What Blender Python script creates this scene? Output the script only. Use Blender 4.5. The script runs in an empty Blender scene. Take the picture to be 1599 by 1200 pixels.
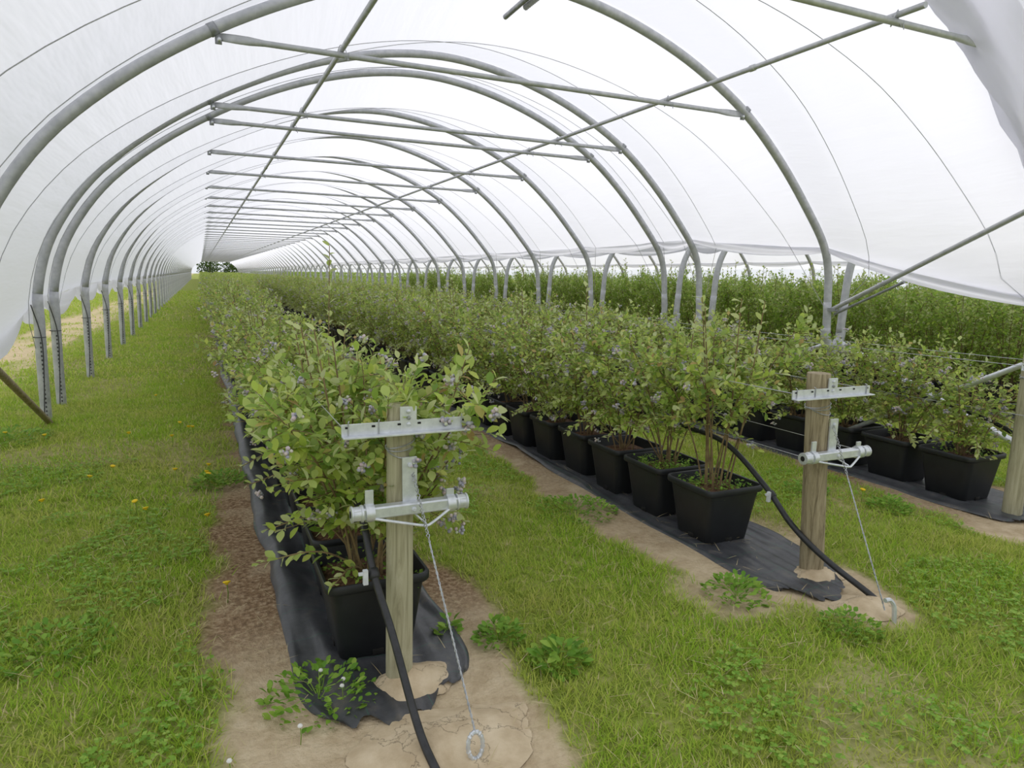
import bpy, math, random
import numpy as np
from mathutils import Vector, Matrix

random.seed(7)
RNG = np.random.default_rng(11)
scene = bpy.context.scene
COL = scene.collection

# ------------------------------------------------------------------ camera
CAM_H = 1.6
AX_R = Vector((0.91072004, -0.41259905, 0.01873602))
AX_U = Vector((0.0475878, 0.14988417, 0.98755766))
AX_F = Vector((0.41027359, 0.89849694, -0.15613719))
FPX = 1062.0
cam_data = bpy.data.cameras.new('camera')
cam_data.sensor_width = 36.0
cam_data.lens = FPX / 1599.0 * 36.0
cam_data.clip_start = 0.05
cam_data.clip_end = 1000
cam = bpy.data.objects.new('camera', cam_data)
COL.objects.link(cam)
m = Matrix.Identity(4)
for i in range(3):
    m[i][0] = AX_R[i]; m[i][1] = AX_U[i]; m[i][2] = -AX_F[i]
m[2][3] = CAM_H
cam.matrix_world = m
scene.camera = cam

# ------------------------------------------------------------------ light: bright overcast sky and a veiled sun
world = bpy.data.worlds.new('overcast_sky')
scene.world = world
world.use_nodes = True
bg = world.node_tree.nodes['Background']
bg.inputs[0].default_value = (0.93, 0.96, 1.0, 1)
bg.inputs[1].default_value = 0.95
sun_d = bpy.data.lights.new('veiled_sun', 'SUN')
sun_d.energy = 2.1
sun_d.angle = math.radians(35)
sun_d.color = (1.0, 0.97, 0.92)
sun = bpy.data.objects.new('veiled_sun', sun_d)
COL.objects.link(sun)
sun.rotation_euler = Vector((-0.5, -0.75, -0.85)).to_track_quat('-Z', 'Y').to_euler()
vs = scene.view_settings
vs.view_transform = 'Standard'
vs.look = 'None'
vs.gamma = 1.0
vs.use_curve_mapping = False
vs.exposure = -0.03

# ------------------------------------------------------------------ materials
def mat(name):
    mt = bpy.data.materials.new(name)
    mt.use_nodes = True
    nt = mt.node_tree
    b = nt.nodes['Principled BSDF']
    return mt, nt, b

def N(nt, t, **kw):
    n = nt.nodes.new(t)
    for k, v in kw.items():
        setattr(n, k, v)
    return n

def ramp(nt, stops):
    r = N(nt, 'ShaderNodeValToRGB')
    e = r.color_ramp.elements
    while len(e) < len(stops):
        e.new(0.5)
    for i, (p, c) in enumerate(stops):
        e[i].position = p
        e[i].color = (c[0], c[1], c[2], 1)
    return r

def noise(nt, scale, detail=4, rough=0.6, vec=None, coord='Object'):
    n = N(nt, 'ShaderNodeTexNoise')
    n.inputs['Scale'].default_value = scale
    n.inputs['Detail'].default_value = detail
    n.inputs['Roughness'].default_value = rough
    if vec is None:
        tc = N(nt, 'ShaderNodeTexCoord')
        vec = tc.outputs[coord]
    nt.links.new(vec, n.inputs['Vector'])
    return n

def bump(nt, b, height, strength=0.3, dist=0.01):
    bp = N(nt, 'ShaderNodeBump')
    bp.inputs['Strength'].default_value = strength
    bp.inputs['Distance'].default_value = dist
    nt.links.new(height, bp.inputs['Height'])
    nt.links.new(bp.outputs[0], b.inputs['Normal'])
    return bp

def simple(name, stops, scale=20, rough=0.6, metal=0.0, bstr=0.0, bdist=0.005, spec=None, detail=5):
    mt, nt, b = mat(name)
    n = noise(nt, scale, detail)
    r = ramp(nt, stops)
    nt.links.new(n.outputs['Fac'], r.inputs[0])
    nt.links.new(r.outputs[0], b.inputs['Base Color'])
    b.inputs['Roughness'].default_value = rough
    b.inputs['Metallic'].default_value = metal
    if spec is not None:
        b.inputs['Specular IOR Level'].default_value = spec
    if bstr:
        bump(nt, b, n.outputs['Fac'], bstr, bdist)
    return mt

M = {}
M['steel'] = simple('galvanised_steel', [(0.3, (0.42, 0.43, 0.45)), (0.7, (0.58, 0.585, 0.60))], 14, 0.5, 0.3, 0.05)
M['bright_steel'] = simple('bright_zinc', [(0.3, (0.58, 0.60, 0.63)), (0.7, (0.76, 0.78, 0.81))], 30, 0.42, 0.55, 0.08)
M['dark_steel'] = simple('weathered_steel', [(0.3, (0.25, 0.26, 0.27)), (0.7, (0.40, 0.41, 0.42))], 20, 0.5, 0.6)
M['pot'] = simple('black_pot_plastic', [(0.3, (0.011, 0.012, 0.014)), (0.75, (0.020, 0.022, 0.025))], 9, 0.5, 0.0, 0.12, 0.002)
M['hole'] = simple('hole_black', [(0.0, (0.004, 0.004, 0.004)), (1.0, (0.010, 0.008, 0.006))], 9, 0.9)
M['mulch'] = simple('bark_mulch', [(0.3, (0.05, 0.022, 0.012)), (0.5, (0.13, 0.06, 0.03)), (0.72, (0.26, 0.15, 0.08))], 55, 0.95, 0, 0.9, 0.01)
M['pipe'] = simple('black_pipe', [(0.3, (0.012, 0.012, 0.013)), (0.8, (0.035, 0.035, 0.038))], 30, 0.42, 0, 0.05)
M['wire'] = simple('wire_steel', [(0.3, (0.35, 0.36, 0.38)), (0.7, (0.55, 0.56, 0.58))], 60, 0.4, 0.7)
M['rope'] = simple('grey_rope', [(0.3, (0.36, 0.36, 0.38)), (0.7, (0.48, 0.48, 0.50))], 60, 0.8)
M['black_rope'] = simple('black_cord', [(0.3, (0.03, 0.03, 0.03)), (0.7, (0.10, 0.10, 0.10))], 120, 0.8)
M['bark'] = simple('cane_bark', [(0.3, (0.13, 0.085, 0.045)), (0.55, (0.24, 0.165, 0.075)), (0.75, (0.30, 0.26, 0.11))], 14, 0.7)
M['white_plastic'] = simple('white_clip', [(0.3, (0.55, 0.57, 0.6)), (0.7, (0.75, 0.77, 0.8))], 30, 0.5)
M['yellow'] = simple('dandelion_petals', [(0.3, (0.75, 0.48, 0.01)), (0.7, (0.9, 0.66, 0.02))], 60, 0.8)
M['petal'] = simple('white_petals', [(0.3, (0.7, 0.68, 0.64)), (0.7, (0.85, 0.84, 0.8))], 90, 0.8)
M['stone'] = simple('pale_clod', [(0.3, (0.33, 0.23, 0.14)), (0.7, (0.5, 0.38, 0.25))], 20, 0.9, 0, 0.5)

def leafmat(name, stops, back, trans=0.35, patch=None):
    mt = bpy.data.materials.new(name)
    mt.use_nodes = True
    nt = mt.node_tree
    b = nt.nodes['Principled BSDF']
    out = nt.nodes['Material Output']
    g = N(nt, 'ShaderNodeNewGeometry')
    oi = N(nt, 'ShaderNodeObjectInfo')
    ad = N(nt, 'ShaderNodeMath', operation='ADD')
    fr = N(nt, 'ShaderNodeMath', operation='FRACT')
    nt.links.new(g.outputs['Random Per Island'], ad.inputs[0])
    nt.links.new(oi.outputs['Random'], ad.inputs[1])
    nt.links.new(ad.outputs[0], fr.inputs[0])
    r = ramp(nt, stops)
    nt.links.new(fr.outputs[0], r.inputs[0])
    col = r.outputs[0]
    if patch:                                    # drier and lusher patches of the sward
        pn = noise(nt, 1.1, 4, 0.6)
        pr = ramp(nt, [(0.42, (0, 0, 0)), (0.68, (0.75, 0.75, 0.75))])
        nt.links.new(pn.outputs['Fac'], pr.inputs[0])
        pm = N(nt, 'ShaderNodeMixRGB')
        pm.inputs[2].default_value = (*patch, 1)
        nt.links.new(pr.outputs[0], pm.inputs[0])
        nt.links.new(col, pm.inputs[1])
        col = pm.outputs[0]
    mx = N(nt, 'ShaderNodeMixRGB')
    mx.inputs[2].default_value = (*back, 1)
    mul = N(nt, 'ShaderNodeMath', operation='MULTIPLY')
    mul.inputs[1].default_value = 0.65
    nt.links.new(g.outputs['Backfacing'], mul.inputs[0])
    nt.links.new(mul.outputs[0], mx.inputs[0])
    nt.links.new(col, mx.inputs[1])
    nt.links.new(mx.outputs[0], b.inputs['Base Color'])
    b.inputs['Roughness'].default_value = 0.55
    b.inputs['Specular IOR Level'].default_value = 0.3
    tr = N(nt, 'ShaderNodeBsdfTranslucent')
    nt.links.new(mx.outputs[0], tr.inputs[0])
    ms = N(nt, 'ShaderNodeMixShader')
    ms.inputs[0].default_value = trans
    nt.links.new(b.outputs[0], ms.inputs[1])
    nt.links.new(tr.outputs[0], ms.inputs[2])
    nt.links.new(ms.outputs[0], out.inputs[0])
    return mt

M['leaf'] = leafmat('blueberry_leaf', [(0.0, (0.19, 0.31, 0.055)), (0.3, (0.32, 0.46, 0.07)), (0.6, (0.48, 0.60, 0.10)), (0.88, (0.60, 0.66, 0.16)), (1.0, (0.52, 0.33, 0.15))], (0.44, 0.54, 0.20), 0.42)
M['young'] = leafmat('young_leaf', [(0.0, (0.42, 0.54, 0.12)), (0.5, (0.55, 0.64, 0.20)), (1.0, (0.66, 0.70, 0.34))], (0.64, 0.68, 0.42), 0.42)
M['leaf_green'] = leafmat('fresh_green_leaf', [(0.0, (0.20, 0.34, 0.04)), (0.4, (0.34, 0.52, 0.06)), (0.8, (0.50, 0.64, 0.10)), (1.0, (0.62, 0.70, 0.18))], (0.38, 0.52, 0.16), 0.42)
M['grass'] = leafmat('grass_blade', [(0.0, (0.22, 0.41, 0.02)), (0.35, (0.34, 0.54, 0.035)), (0.7, (0.48, 0.62, 0.06)), (0.86, (0.60, 0.64, 0.13)), (0.91, (0.66, 0.56, 0.28)), (1.0, (0.72, 0.62, 0.36))], (0.40, 0.54, 0.08), 0.4, (0.58, 0.56, 0.14))
M['clover'] = leafmat('clover_leaf', [(0.0, (0.18, 0.36, 0.035)), (0.6, (0.28, 0.48, 0.06)), (1.0, (0.42, 0.56, 0.11))], (0.38, 0.52, 0.14))
M['weed'] = leafmat('weed_leaf', [(0.0, (0.14, 0.31, 0.03)), (0.6, (0.24, 0.43, 0.05)), (1.0, (0.36, 0.52, 0.08))], (0.34, 0.48, 0.12))
M['berry'] = leafmat('berry_skin', [(0.0, (0.27, 0.27, 0.35)), (0.35, (0.46, 0.45, 0.51)), (0.6, (0.60, 0.47, 0.49)), (0.85, (0.60, 0.55, 0.48)), (1.0, (0.54, 0.60, 0.44))], (0.3, 0.3, 0.35), 0.0)
M['tree'] = leafmat('tree_leaf', [(0.0, (0.03, 0.06, 0.012)), (0.6, (0.06, 0.11, 0.02)), (1.0, (0.12, 0.19, 0.04))], (0.1, 0.16, 0.05))

def film_mat():
    mt = bpy.data.materials.new('polythene_film')
    mt.use_nodes = True
    nt = mt.node_tree
    b = nt.nodes['Principled BSDF']
    out = nt.nodes['Material Output']
    uv = N(nt, 'ShaderNodeUVMap')
    mp = N(nt, 'ShaderNodeMapping')
    mp.inputs['Scale'].default_value = (0.6, 3.2, 1)
    nt.links.new(uv.outputs[0], mp.inputs[0])
    n1 = noise(nt, 1.6, 3, 0.55, mp.outputs[0])
    bp = N(nt, 'ShaderNodeBump')
    bp.inputs['Strength'].default_value = 0.28
    bp.inputs['Distance'].default_value = 0.05
    nt.links.new(n1.outputs['Fac'], bp.inputs['Height'])
    b.inputs['Base Color'].default_value = (0.84, 0.84, 0.90, 1)
    b.inputs['Roughness'].default_value = 0.35
    b.inputs['Specular IOR Level'].default_value = 0.35
    nt.links.new(bp.outputs[0], b.inputs['Normal'])
    tr = N(nt, 'ShaderNodeBsdfTranslucent')
    tr.inputs[0].default_value = (0.89, 0.885, 0.945, 1)
    nt.links.new(bp.outputs[0], tr.inputs['Normal'])
    ms = N(nt, 'ShaderNodeMixShader')
    ms.inputs[0].default_value = 0.80
    nt.links.new(b.outputs[0], ms.inputs[1])
    nt.links.new(tr.outputs[0], ms.inputs[2])
    nt.links.new(ms.outputs[0], out.inputs[0])
    return mt
M['film'] = film_mat()

def wood_mat(name, c1, c2, c3):
    mt, nt, b = mat(name)
    tc = N(nt, 'ShaderNodeTexCoord')
    mp = N(nt, 'ShaderNodeMapping')
    mp.inputs['Scale'].default_value = (26, 26, 2.2)
    nt.links.new(tc.outputs['Object'], mp.inputs[0])
    n = noise(nt, 1.4, 6, 0.65, mp.outputs[0])
    n.inputs['Distortion'].default_value = 1.4
    r = ramp(nt, [(0.3, c1), (0.5, c2), (0.72, c3)])
    nt.links.new(n.outputs['Fac'], r.inputs[0])
    nt.links.new(r.outputs[0], b.inputs['Base Color'])
    b.inputs['Roughness'].default_value = 0.85
    bump(nt, b, n.outputs['Fac'], 0.5, 0.004)
    return mt
M['wood_grey'] = wood_mat('treated_wood', (0.24, 0.22, 0.13), (0.40, 0.37, 0.24), (0.50, 0.47, 0.33))
M['wood_brown'] = wood_mat('weathered_wood', (0.13, 0.10, 0.055), (0.32, 0.26, 0.16), (0.46, 0.39, 0.26))

def mat_mat():
    mt, nt, b = mat('woven_ground_cover')
    tc = N(nt, 'ShaderNodeTexCoord')
    n = noise(nt, 6, 7, 0.7)
    wv = noise(nt, 260, 2)
    r = ramp(nt, [(0.3, (0.030, 0.031, 0.035)), (0.55, (0.075, 0.077, 0.085)), (0.66, (0.12, 0.11, 0.10)), (0.76, (0.30, 0.24, 0.17))])
    nt.links.new(n.outputs['Fac'], r.inputs[0])
    # thin green marker threads woven across and along the cloth
    sx = N(nt, 'ShaderNodeSeparateXYZ')
    nt.links.new(tc.outputs['Object'], sx.inputs[0])
    def stripes(o, step, wid):
        d = N(nt, 'ShaderNodeMath', operation='DIVIDE'); d.inputs[1].default_value = step
        f = N(nt, 'ShaderNodeMath', operation='FRACT')
        l = N(nt, 'ShaderNodeMath', operation='LESS_THAN'); l.inputs[1].default_value = wid
        nt.links.new(o, d.inputs[0]); nt.links.new(d.outputs[0], f.inputs[0]); nt.links.new(f.outputs[0], l.inputs[0])
        return l.outputs[0]
    mxx = N(nt, 'ShaderNodeMath', operation='MAXIMUM')
    nt.links.new(stripes(sx.outputs[0], 0.24, 0.012), mxx.inputs[0])
    nt.links.new(stripes(sx.outputs[1], 0.24, 0.012), mxx.inputs[1])
    mul = N(nt, 'ShaderNodeMath', operation='MULTIPLY'); mul.inputs[1].default_value = 0.55
    nt.links.new(mxx.outputs[0], mul.inputs[0])
    mx = N(nt, 'ShaderNodeMixRGB')
    mx.inputs[2].default_value = (0.03, 0.16, 0.10, 1)
    nt.links.new(mul.outputs[0], mx.inputs[0])
    nt.links.new(r.outputs[0], mx.inputs[1])
    nt.links.new(mx.outputs[0], b.inputs['Base Color'])
    b.inputs['Roughness'].default_value = 0.42
    bump(nt, b, wv.outputs['Fac'], 0.25, 0.002)
    return mt
M['mat'] = mat_mat()

def ground_mat():
    mt, nt, b = mat('lawn_and_soil')
    at = N(nt, 'ShaderNodeAttribute'); at.attribute_name = 'cover'
    sp = N(nt, 'ShaderNodeSeparateColor')
    nt.links.new(at.outputs['Color'], sp.inputs[0])
    n1 = noise(nt, 2.2, 6)
    n2 = noise(nt, 38, 5)
    n3 = noise(nt, 9, 6, 0.7)
    grass = ramp(nt, [(0.3, (0.14, 0.20, 0.025)), (0.5, (0.26, 0.31, 0.06)), (0.72, (0.46, 0.40, 0.19))])
    nt.links.new(n3.outputs['Fac'], grass.inputs[0])
    tan = ramp(nt, [(0.3, (0.45, 0.34, 0.21)), (0.55, (0.60, 0.48, 0.32)), (0.75, (0.70, 0.58, 0.41))])
    nt.links.new(n3.outputs['Fac'], tan.inputs[0])
    mul = ramp(nt, [(0.3, (0.13, 0.075, 0.04)), (0.5, (0.29, 0.19, 0.11)), (0.72, (0.52, 0.40, 0.26))])
    nt.links.new(n2.outputs['Fac'], mul.inputs[0])
    m1 = N(nt, 'ShaderNodeMixRGB')
    nt.links.new(sp.outputs[1], m1.inputs[0]); nt.links.new(mul.outputs[0], m1.inputs[1]); nt.links.new(tan.outputs[0], m1.inputs[2])
    m2 = N(nt, 'ShaderNodeMixRGB')
    nt.links.new(sp.outputs[0], m2.inputs[0]); nt.links.new(m1.outputs[0], m2.inputs[1]); nt.links.new(grass.outputs[0], m2.inputs[2])
    nt.links.new(m2.outputs[0], b.inputs['Base Color'])
    b.inputs['Roughness'].default_value = 0.95
    b.inputs['Specular IOR Level'].default_value = 0.1
    bump(nt, b, n2.outputs['Fac'], 0.8, 0.02)
    return mt
M['ground'] = ground_mat()
def clay_mat():
    mt, nt, b = mat('cracked_clay')
    n = noise(nt, 9, 6)
    n2 = noise(nt, 70, 4)
    r = ramp(nt, [(0.3, (0.45, 0.34, 0.21)), (0.55, (0.60, 0.48, 0.32)), (0.75, (0.70, 0.58, 0.41))])
    nt.links.new(n.outputs['Fac'], r.inputs[0])
    tc = N(nt, 'ShaderNodeTexCoord')
    mxv = N(nt, 'ShaderNodeMixRGB'); mxv.inputs[0].default_value = 0.22
    nt.links.new(tc.outputs['Object'], mxv.inputs[1]); nt.links.new(n.outputs['Color'], mxv.inputs[2])
    vo = N(nt, 'ShaderNodeTexVoronoi'); vo.feature = 'DISTANCE_TO_EDGE'; vo.inputs['Scale'].default_value = 5
    nt.links.new(mxv.outputs[0], vo.inputs['Vector'])
    cr = ramp(nt, [(0.0, (0.45, 0.45, 0.45)), (0.012, (1, 1, 1))])
    nt.links.new(vo.outputs['Distance'], cr.inputs[0])
    mm = N(nt, 'ShaderNodeMixRGB', blend_type='MULTIPLY'); mm.inputs[0].default_value = 0.7
    nt.links.new(r.outputs[0], mm.inputs[1]); nt.links.new(cr.outputs[0], mm.inputs[2])
    nt.links.new(mm.outputs[0], b.inputs['Base Color'])
    b.inputs['Roughness'].default_value = 0.95
    ad = N(nt, 'ShaderNodeMath', operation='MULTIPLY_ADD'); ad.inputs[1].default_value = 0.35
    nt.links.new(n2.outputs['Fac'], ad.inputs[0]); nt.links.new(cr.outputs[0], ad.inputs[2])
    bump(nt, b, ad.outputs[0], 0.6, 0.008)
    return mt
M['soil'] = clay_mat()

# ------------------------------------------------------------------ mesh helpers
def empty(name, loc=(0, 0, 0), rz=0.0):
    o = bpy.data.objects.new(name, None)
    o.empty_display_size = 0.1
    COL.objects.link(o)
    o.location = loc
    o.rotation_euler = (0, 0, rz)
    return o

def tag(o, label, cat, group=None, kind=None):
    if label: o['label'] = label
    if cat: o['category'] = cat
    if group: o['group'] = group
    if kind: o['kind'] = kind
    return o

def np_mesh(name, V, faces_by_size, material, smooth=True):
    """V (n,3); faces_by_size: list of int arrays (k,3) or (k,4)"""
    me = bpy.data.meshes.new(name)
    V = np.asarray(V, dtype=np.float32)
    faces_by_size = [np.asarray(F, dtype=np.int32) for F in faces_by_size if len(F)]
    nl = sum(F.size for F in faces_by_size)
    npoly = sum(len(F) for F in faces_by_size)
    me.vertices.add(len(V))
    me.vertices.foreach_set('co', V.ravel())
    me.loops.add(nl)
    me.loops.foreach_set('vertex_index', np.concatenate([F.ravel() for F in faces_by_size]))
    me.polygons.add(npoly)
    starts = []; s = 0
    for F in faces_by_size:
        k = F.shape[1]
        starts.append(s + np.arange(len(F)) * k)
        s += F.size
    me.polygons.foreach_set('loop_start', np.concatenate(starts).astype(np.int32))
    me.polygons.foreach_set('use_smooth', np.full(npoly, smooth))
    me.update(calc_edges=True)
    me.validate()
    if material is not None:
        me.materials.append(material)
    return me

def link(name, me, parent=None, loc=None):
    o = bpy.data.objects.new(name, me)
    COL.objects.link(o)
    if parent is not None: o.parent = parent
    if loc is not None: o.location = loc
    return o

class MB:
    def __init__(s):
        s.V = []; s.Q = []; s.T = []; s.n = 0
    def add(s, V, Q=(), T=()):
        V = np.asarray(V, float)
        s.V.append(V)
        if len(Q): s.Q.append(np.asarray(Q, int) + s.n)
        if len(T): s.T.append(np.asarray(T, int) + s.n)
        s.n += len(V)
    def loft(s, rings, closed=True, cap=True):
        """rings (m,k,3)"""
        R = np.asarray(rings, float); mm, k = R.shape[:2]
        V = R.reshape(-1, 3)
        i = np.arange(mm - 1)[:, None]; j = np.arange(k if closed else k - 1)[None, :]
        a = i * k + j; b = i * k + (j + 1) % k
        Q = np.stack([a, b, b + k, a + k], -1).reshape(-1, 4)
        T = []
        if cap and closed:
            c0 = len(V); V = np.vstack([V, R[0].mean(0), R[-1].mean(0)])
            for jj in range(k):
                T.append((c0, (jj + 1) % k, jj))
                T.append((c0 + 1, (mm - 1) * k + jj, (mm - 1) * k + (jj + 1) % k))
        s.add(V, Q, T)
    def tube(s, pts, r, n=10, cap=True):
        P = np.asarray(pts, float); mm = len(P)
        r = np.broadcast_to(np.asarray(r, float), (mm,))
        tg = np.gradient(P, axis=0); tg /= np.linalg.norm(tg, axis=1)[:, None] + 1e-12
        up = np.array([0, 0, 1.0]) if abs(tg[0][2]) < 0.9 else np.array([1.0, 0, 0])
        rings = []
        for i in range(mm):
            u = up - tg[i] * (up @ tg[i]); u /= np.linalg.norm(u) + 1e-12
            w = np.cross(tg[i], u); up = u
            a = np.arange(n) * 2 * math.pi / n
            rings.append(P[i] + r[i] * (np.cos(a)[:, None] * u + np.sin(a)[:, None] * w))
        s.loft(rings, True, cap)
    def box(s, c, size, rot=None):
        hx, hy, hz = [d / 2 for d in size]
        b = min(size) * 0.12
        V = []
        for z, ins in ((-hz, b), (-hz + b, 0), (hz - b, 0), (hz, b)):
            V.append([(-hx + ins, -hy + ins, z), (hx - ins, -hy + ins, z), (hx - ins, hy - ins, z), (-hx + ins, hy - ins, z)])
        V = np.array(V)
        if rot is not None:
            V = V @ np.array(rot.to_3x3()).T
        V = V + np.asarray(c)
        s.loft(V)
    def lathe(s, prof, c, axis='z', n=16):
        rings = []
        for r, h in prof:
            a = np.arange(n) * 2 * math.pi / n
            if axis == 'z': p = np.stack([r * np.cos(a), r * np.sin(a), np.full(n, h)], -1)
            elif axis == 'x': p = np.stack([np.full(n, h), r * np.cos(a), r * np.sin(a)], -1)
            else: p = np.stack([r * np.sin(a), np.full(n, h), r * np.cos(a)], -1)
            rings.append(p + np.asarray(c))
        s.loft(rings)
    def mesh(s, name, material, smooth=True):
        V = np.vstack(s.V)
        F = []
        if s.Q: F.append(np.vstack(s.Q))
        if s.T: F.append(np.vstack(s.T))
        me = np_mesh(name, V, F, material, smooth)
        return me
    def build(s, name, material, parent=None, loc=None, smooth=True, sharp=True):
        me = s.mesh(name, material, smooth)
        if smooth and sharp:
            try: me.set_sharp_from_angle(angle=math.radians(40))
            except Exception: pass
        return link(name, me, parent, loc)

def catmull(P, per=6):
    P = np.asarray(P, float)
    E = np.vstack([2 * P[0] - P[1], P, 2 * P[-1] - P[-2]])
    out = []
    for i in range(1, len(E) - 2):
        for t in np.arange(per) / per:
            a, b, c, d = E[i - 1], E[i], E[i + 1], E[i + 2]
            out.append(0.5 * (2 * b + (c - a) * t + (2 * a - 5 * b + 4 * c - d) * t * t + (3 * b - a - 3 * c + d) * t ** 3))
    out.append(P[-1])
    return np.array(out)

_perm = np.random.default_rng(5).random((256, 256))
def vnoise(x, y):
    x = np.asarray(x, float); y = np.asarray(y, float)
    xi = np.floor(x).astype(int); yi = np.floor(y).astype(int)
    fx = x - xi; fy = y - yi
    fx = fx * fx * (3 - 2 * fx); fy = fy * fy * (3 - 2 * fy)
    g = lambda a, b: _perm[a % 256, b % 256]
    return (g(xi, yi) * (1 - fx) + g(xi + 1, yi) * fx) * (1 - fy) + (g(xi, yi + 1) * (1 - fx) + g(xi + 1, yi + 1) * fx) * fy
def fbm(x, y, o=3):
    r = 0; a = 0.5; t = 0
    for k in range(o):
        r = r + a * vnoise(np.asarray(x) * 2 ** k + 17 * k, np.asarray(y) * 2 ** k + 31 * k); t += a; a *= 0.5
    return r / t

# ------------------------------------------------------------------ layout constants
ROWS = {'A': 0.62, 'B': 2.88, 'C': 5.20, 'D': 9.35, 'E': 11.65, 'F': 13.95}
FIRST = {'A': 2.80, 'B': 3.22, 'C': 3.16, 'D': 3.2, 'E': 3.2, 'F': 3.2}
MATX = {'A': (0.27, 0.96), 'B': (2.60, 3.24), 'C': (4.88, 5.66), 'D': (9.0, 9.7), 'E': (11.3, 12.0), 'F': (13.6, 14.3)}
HOOP_Y = [3.53, 6.10, 8.51, 9.39, 11.77, 14.11, 16.60]
while HOOP_Y[-1] < 148: HOOP_Y.append(HOOP_Y[-1] + 2.36)
TUN_END = HOOP_Y[-1]
XC = 2.86

def ss(a, b, x):
    t = np.clip((np.asarray(x, float) - a) / (b - a), 0, 1)
    return t * t * (3 - 2 * t)

def cover(x, y):
    """grass cover 0..1 and tan share of the bare soil"""
    x = np.asarray(x, float); y = np.asarray(y, float)
    n = fbm(x * 1.9 + 3, y * 1.9, 3); n2 = fbm(x * 5 + 9, y * 5 + 2, 3)
    g = np.ones_like(x)
    for k, (a, b) in MATX.items():
        la, lb = (0.24 - 0.20 * ss(4.6, 6.5, y), 0.17) if k == 'A' else ((0.26, 0.10) if k == 'B' else (0.16, 0.16))
        e = (n - 0.5) * 0.42 + (n2 - 0.5) * 0.2
        d = np.maximum((a - la) - x, x - (b + lb)) + e
        front = FIRST[k] - 0.95 + (n2 - 0.5) * 0.4
        inside = (1 - ss(-0.05, 0.10, d)) * ss(-0.12, 0.12, y - front)
        g = g * (1 - inside)
    # bare clay at the two anchors
    for cx, cy, rx, ry in ((0.68, 2.05, 0.42, 0.52), (0.30, 2.55, 0.20, 0.38), (2.98, 2.24, 0.30, 0.36), (2.66, 2.62, 0.16, 0.3), (5.0, 2.6, 0.4, 0.3)):
        d = np.sqrt(((x - cx) / rx) ** 2 + ((y - cy) / ry) ** 2) + (n2 - 0.5) * 0.7 + (n - 0.5) * 0.5
        g = g * ss(0.85, 1.12, d)
    tan = np.clip(ss(3.3, 2.5, y) + 0.75 * ss(1.6, 2.2, x) * ss(3.6, 3.2, x) * ss(8, 3, y) + 0.35 * (n > 0.55), 0, 1)
    # farm track outside the left side
    tr = (1 - ss(0.55, 0.95, np.abs(x + 3.25 + 0.2 * (n - 0.5)) + (n2 - 0.5) * 0.5)) * ss(6, 8, y)
    g = g * (1 - (0.25 + 0.65 * ss(0.35, 0.6, n)) * tr)
    tan = np.maximum(tan, tr)
    # thin worn patches in the sward
    w = fbm(x * 0.9 + 43, y * 0.9 + 11, 3)
    worn = 0.75 * ss(0.60, 0.74, w) * (0.35 + 0.65 * n2)
    g = g * (1 - 0.75 * worn)
    tan = np.maximum(tan, worn * 0.8)
    return np.clip(g, 0, 1), np.clip(tan, 0, 1)

def zg(x, y):
    x = np.asarray(x, float); y = np.asarray(y, float)
    z = (fbm(x * 1.3, y * 1.3, 3) - 0.5) * 0.05
    flat = np.zeros_like(x)
    for k, (a, b) in MATX.items():
        flat = np.maximum(flat, 1 - ss(0.0, 0.3, np.maximum(a - x, x - b)))
    z = z * (1 - flat) - 0.004 * flat
    z = z * ss(-1.9, -1.2, -np.abs(x - 20) + 40)
    return z

# ------------------------------------------------------------------ ground
def lines(lo, hi, fine_lo, fine_hi, step, n_out):
    a = np.arange(fine_lo, fine_hi, step)
    L = fine_lo - np.geomspace(step, fine_lo - lo, n_out)[::-1] if fine_lo > lo else np.array([])
    H = fine_hi + np.geomspace(step, hi - fine_hi, n_out)
    return np.concatenate([L, a, H])
gx = lines(-120, 160, -3.5, 8.0, 0.05, 30)
gy = lines(-12, 420, 1.0, 12.0, 0.05, 40)
GX, GY = np.meshgrid(gx, gy)
GZ = zg(GX, GY)
V = np.stack([GX, GY, GZ], -1).reshape(-1, 3)
nx, ny = len(gx), len(gy)
ii, jj = np.meshgrid(np.arange(nx - 1), np.arange(ny - 1))
a = (jj * nx + ii).ravel()
me = np_mesh('ground', V, [np.stack([a, a + 1, a + 1 + nx, a + nx], -1)], M['ground'])
cg, ct = cover(GX.ravel(), GY.ravel())
ca = me.color_attributes.new('cover', 'FLOAT_COLOR', 'POINT')
ca.data.foreach_set('color', np.stack([cg, ct, np.zeros_like(cg), np.ones_like(cg)], -1).astype(np.float32).ravel())
ground = link('ground', me)
ground['kind'] = 'structure'

# ------------------------------------------------------------------ instanced-geometry helper (arrays of small leaves)
LEAF_HI = dict(V=np.array([(0, 0, 0), (0.28, 0.22, 0.06), (0.28, 0, -0.005), (0.28, -0.22, 0.06), (0.6, 0.28, 0.07), (0.6, 0, -0.005), (0.6, -0.28, 0.07), (0.86, 0.15, 0.0), (0.86, 0, -0.03), (0.86, -0.15, 0.0), (1.0, 0, -0.07)]),
               Q=np.array([(2, 5, 4, 1), (3, 6, 5, 2), (5, 8, 7, 4), (6, 9, 8, 5)]), T=np.array([(0, 2, 1), (0, 3, 2), (7, 8, 10), (8, 9, 10)]))
LEAF_LO = dict(V=np.array([(0, 0, 0), (0.5, 0.33, 0.07), (0.5, 0, -0.01), (0.5, -0.33, 0.07), (1.0, 0, -0.06)]),
               Q=np.array([]), T=np.array([(0, 2, 1), (0, 3, 2), (1, 2, 4), (2, 3, 4)]))
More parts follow.
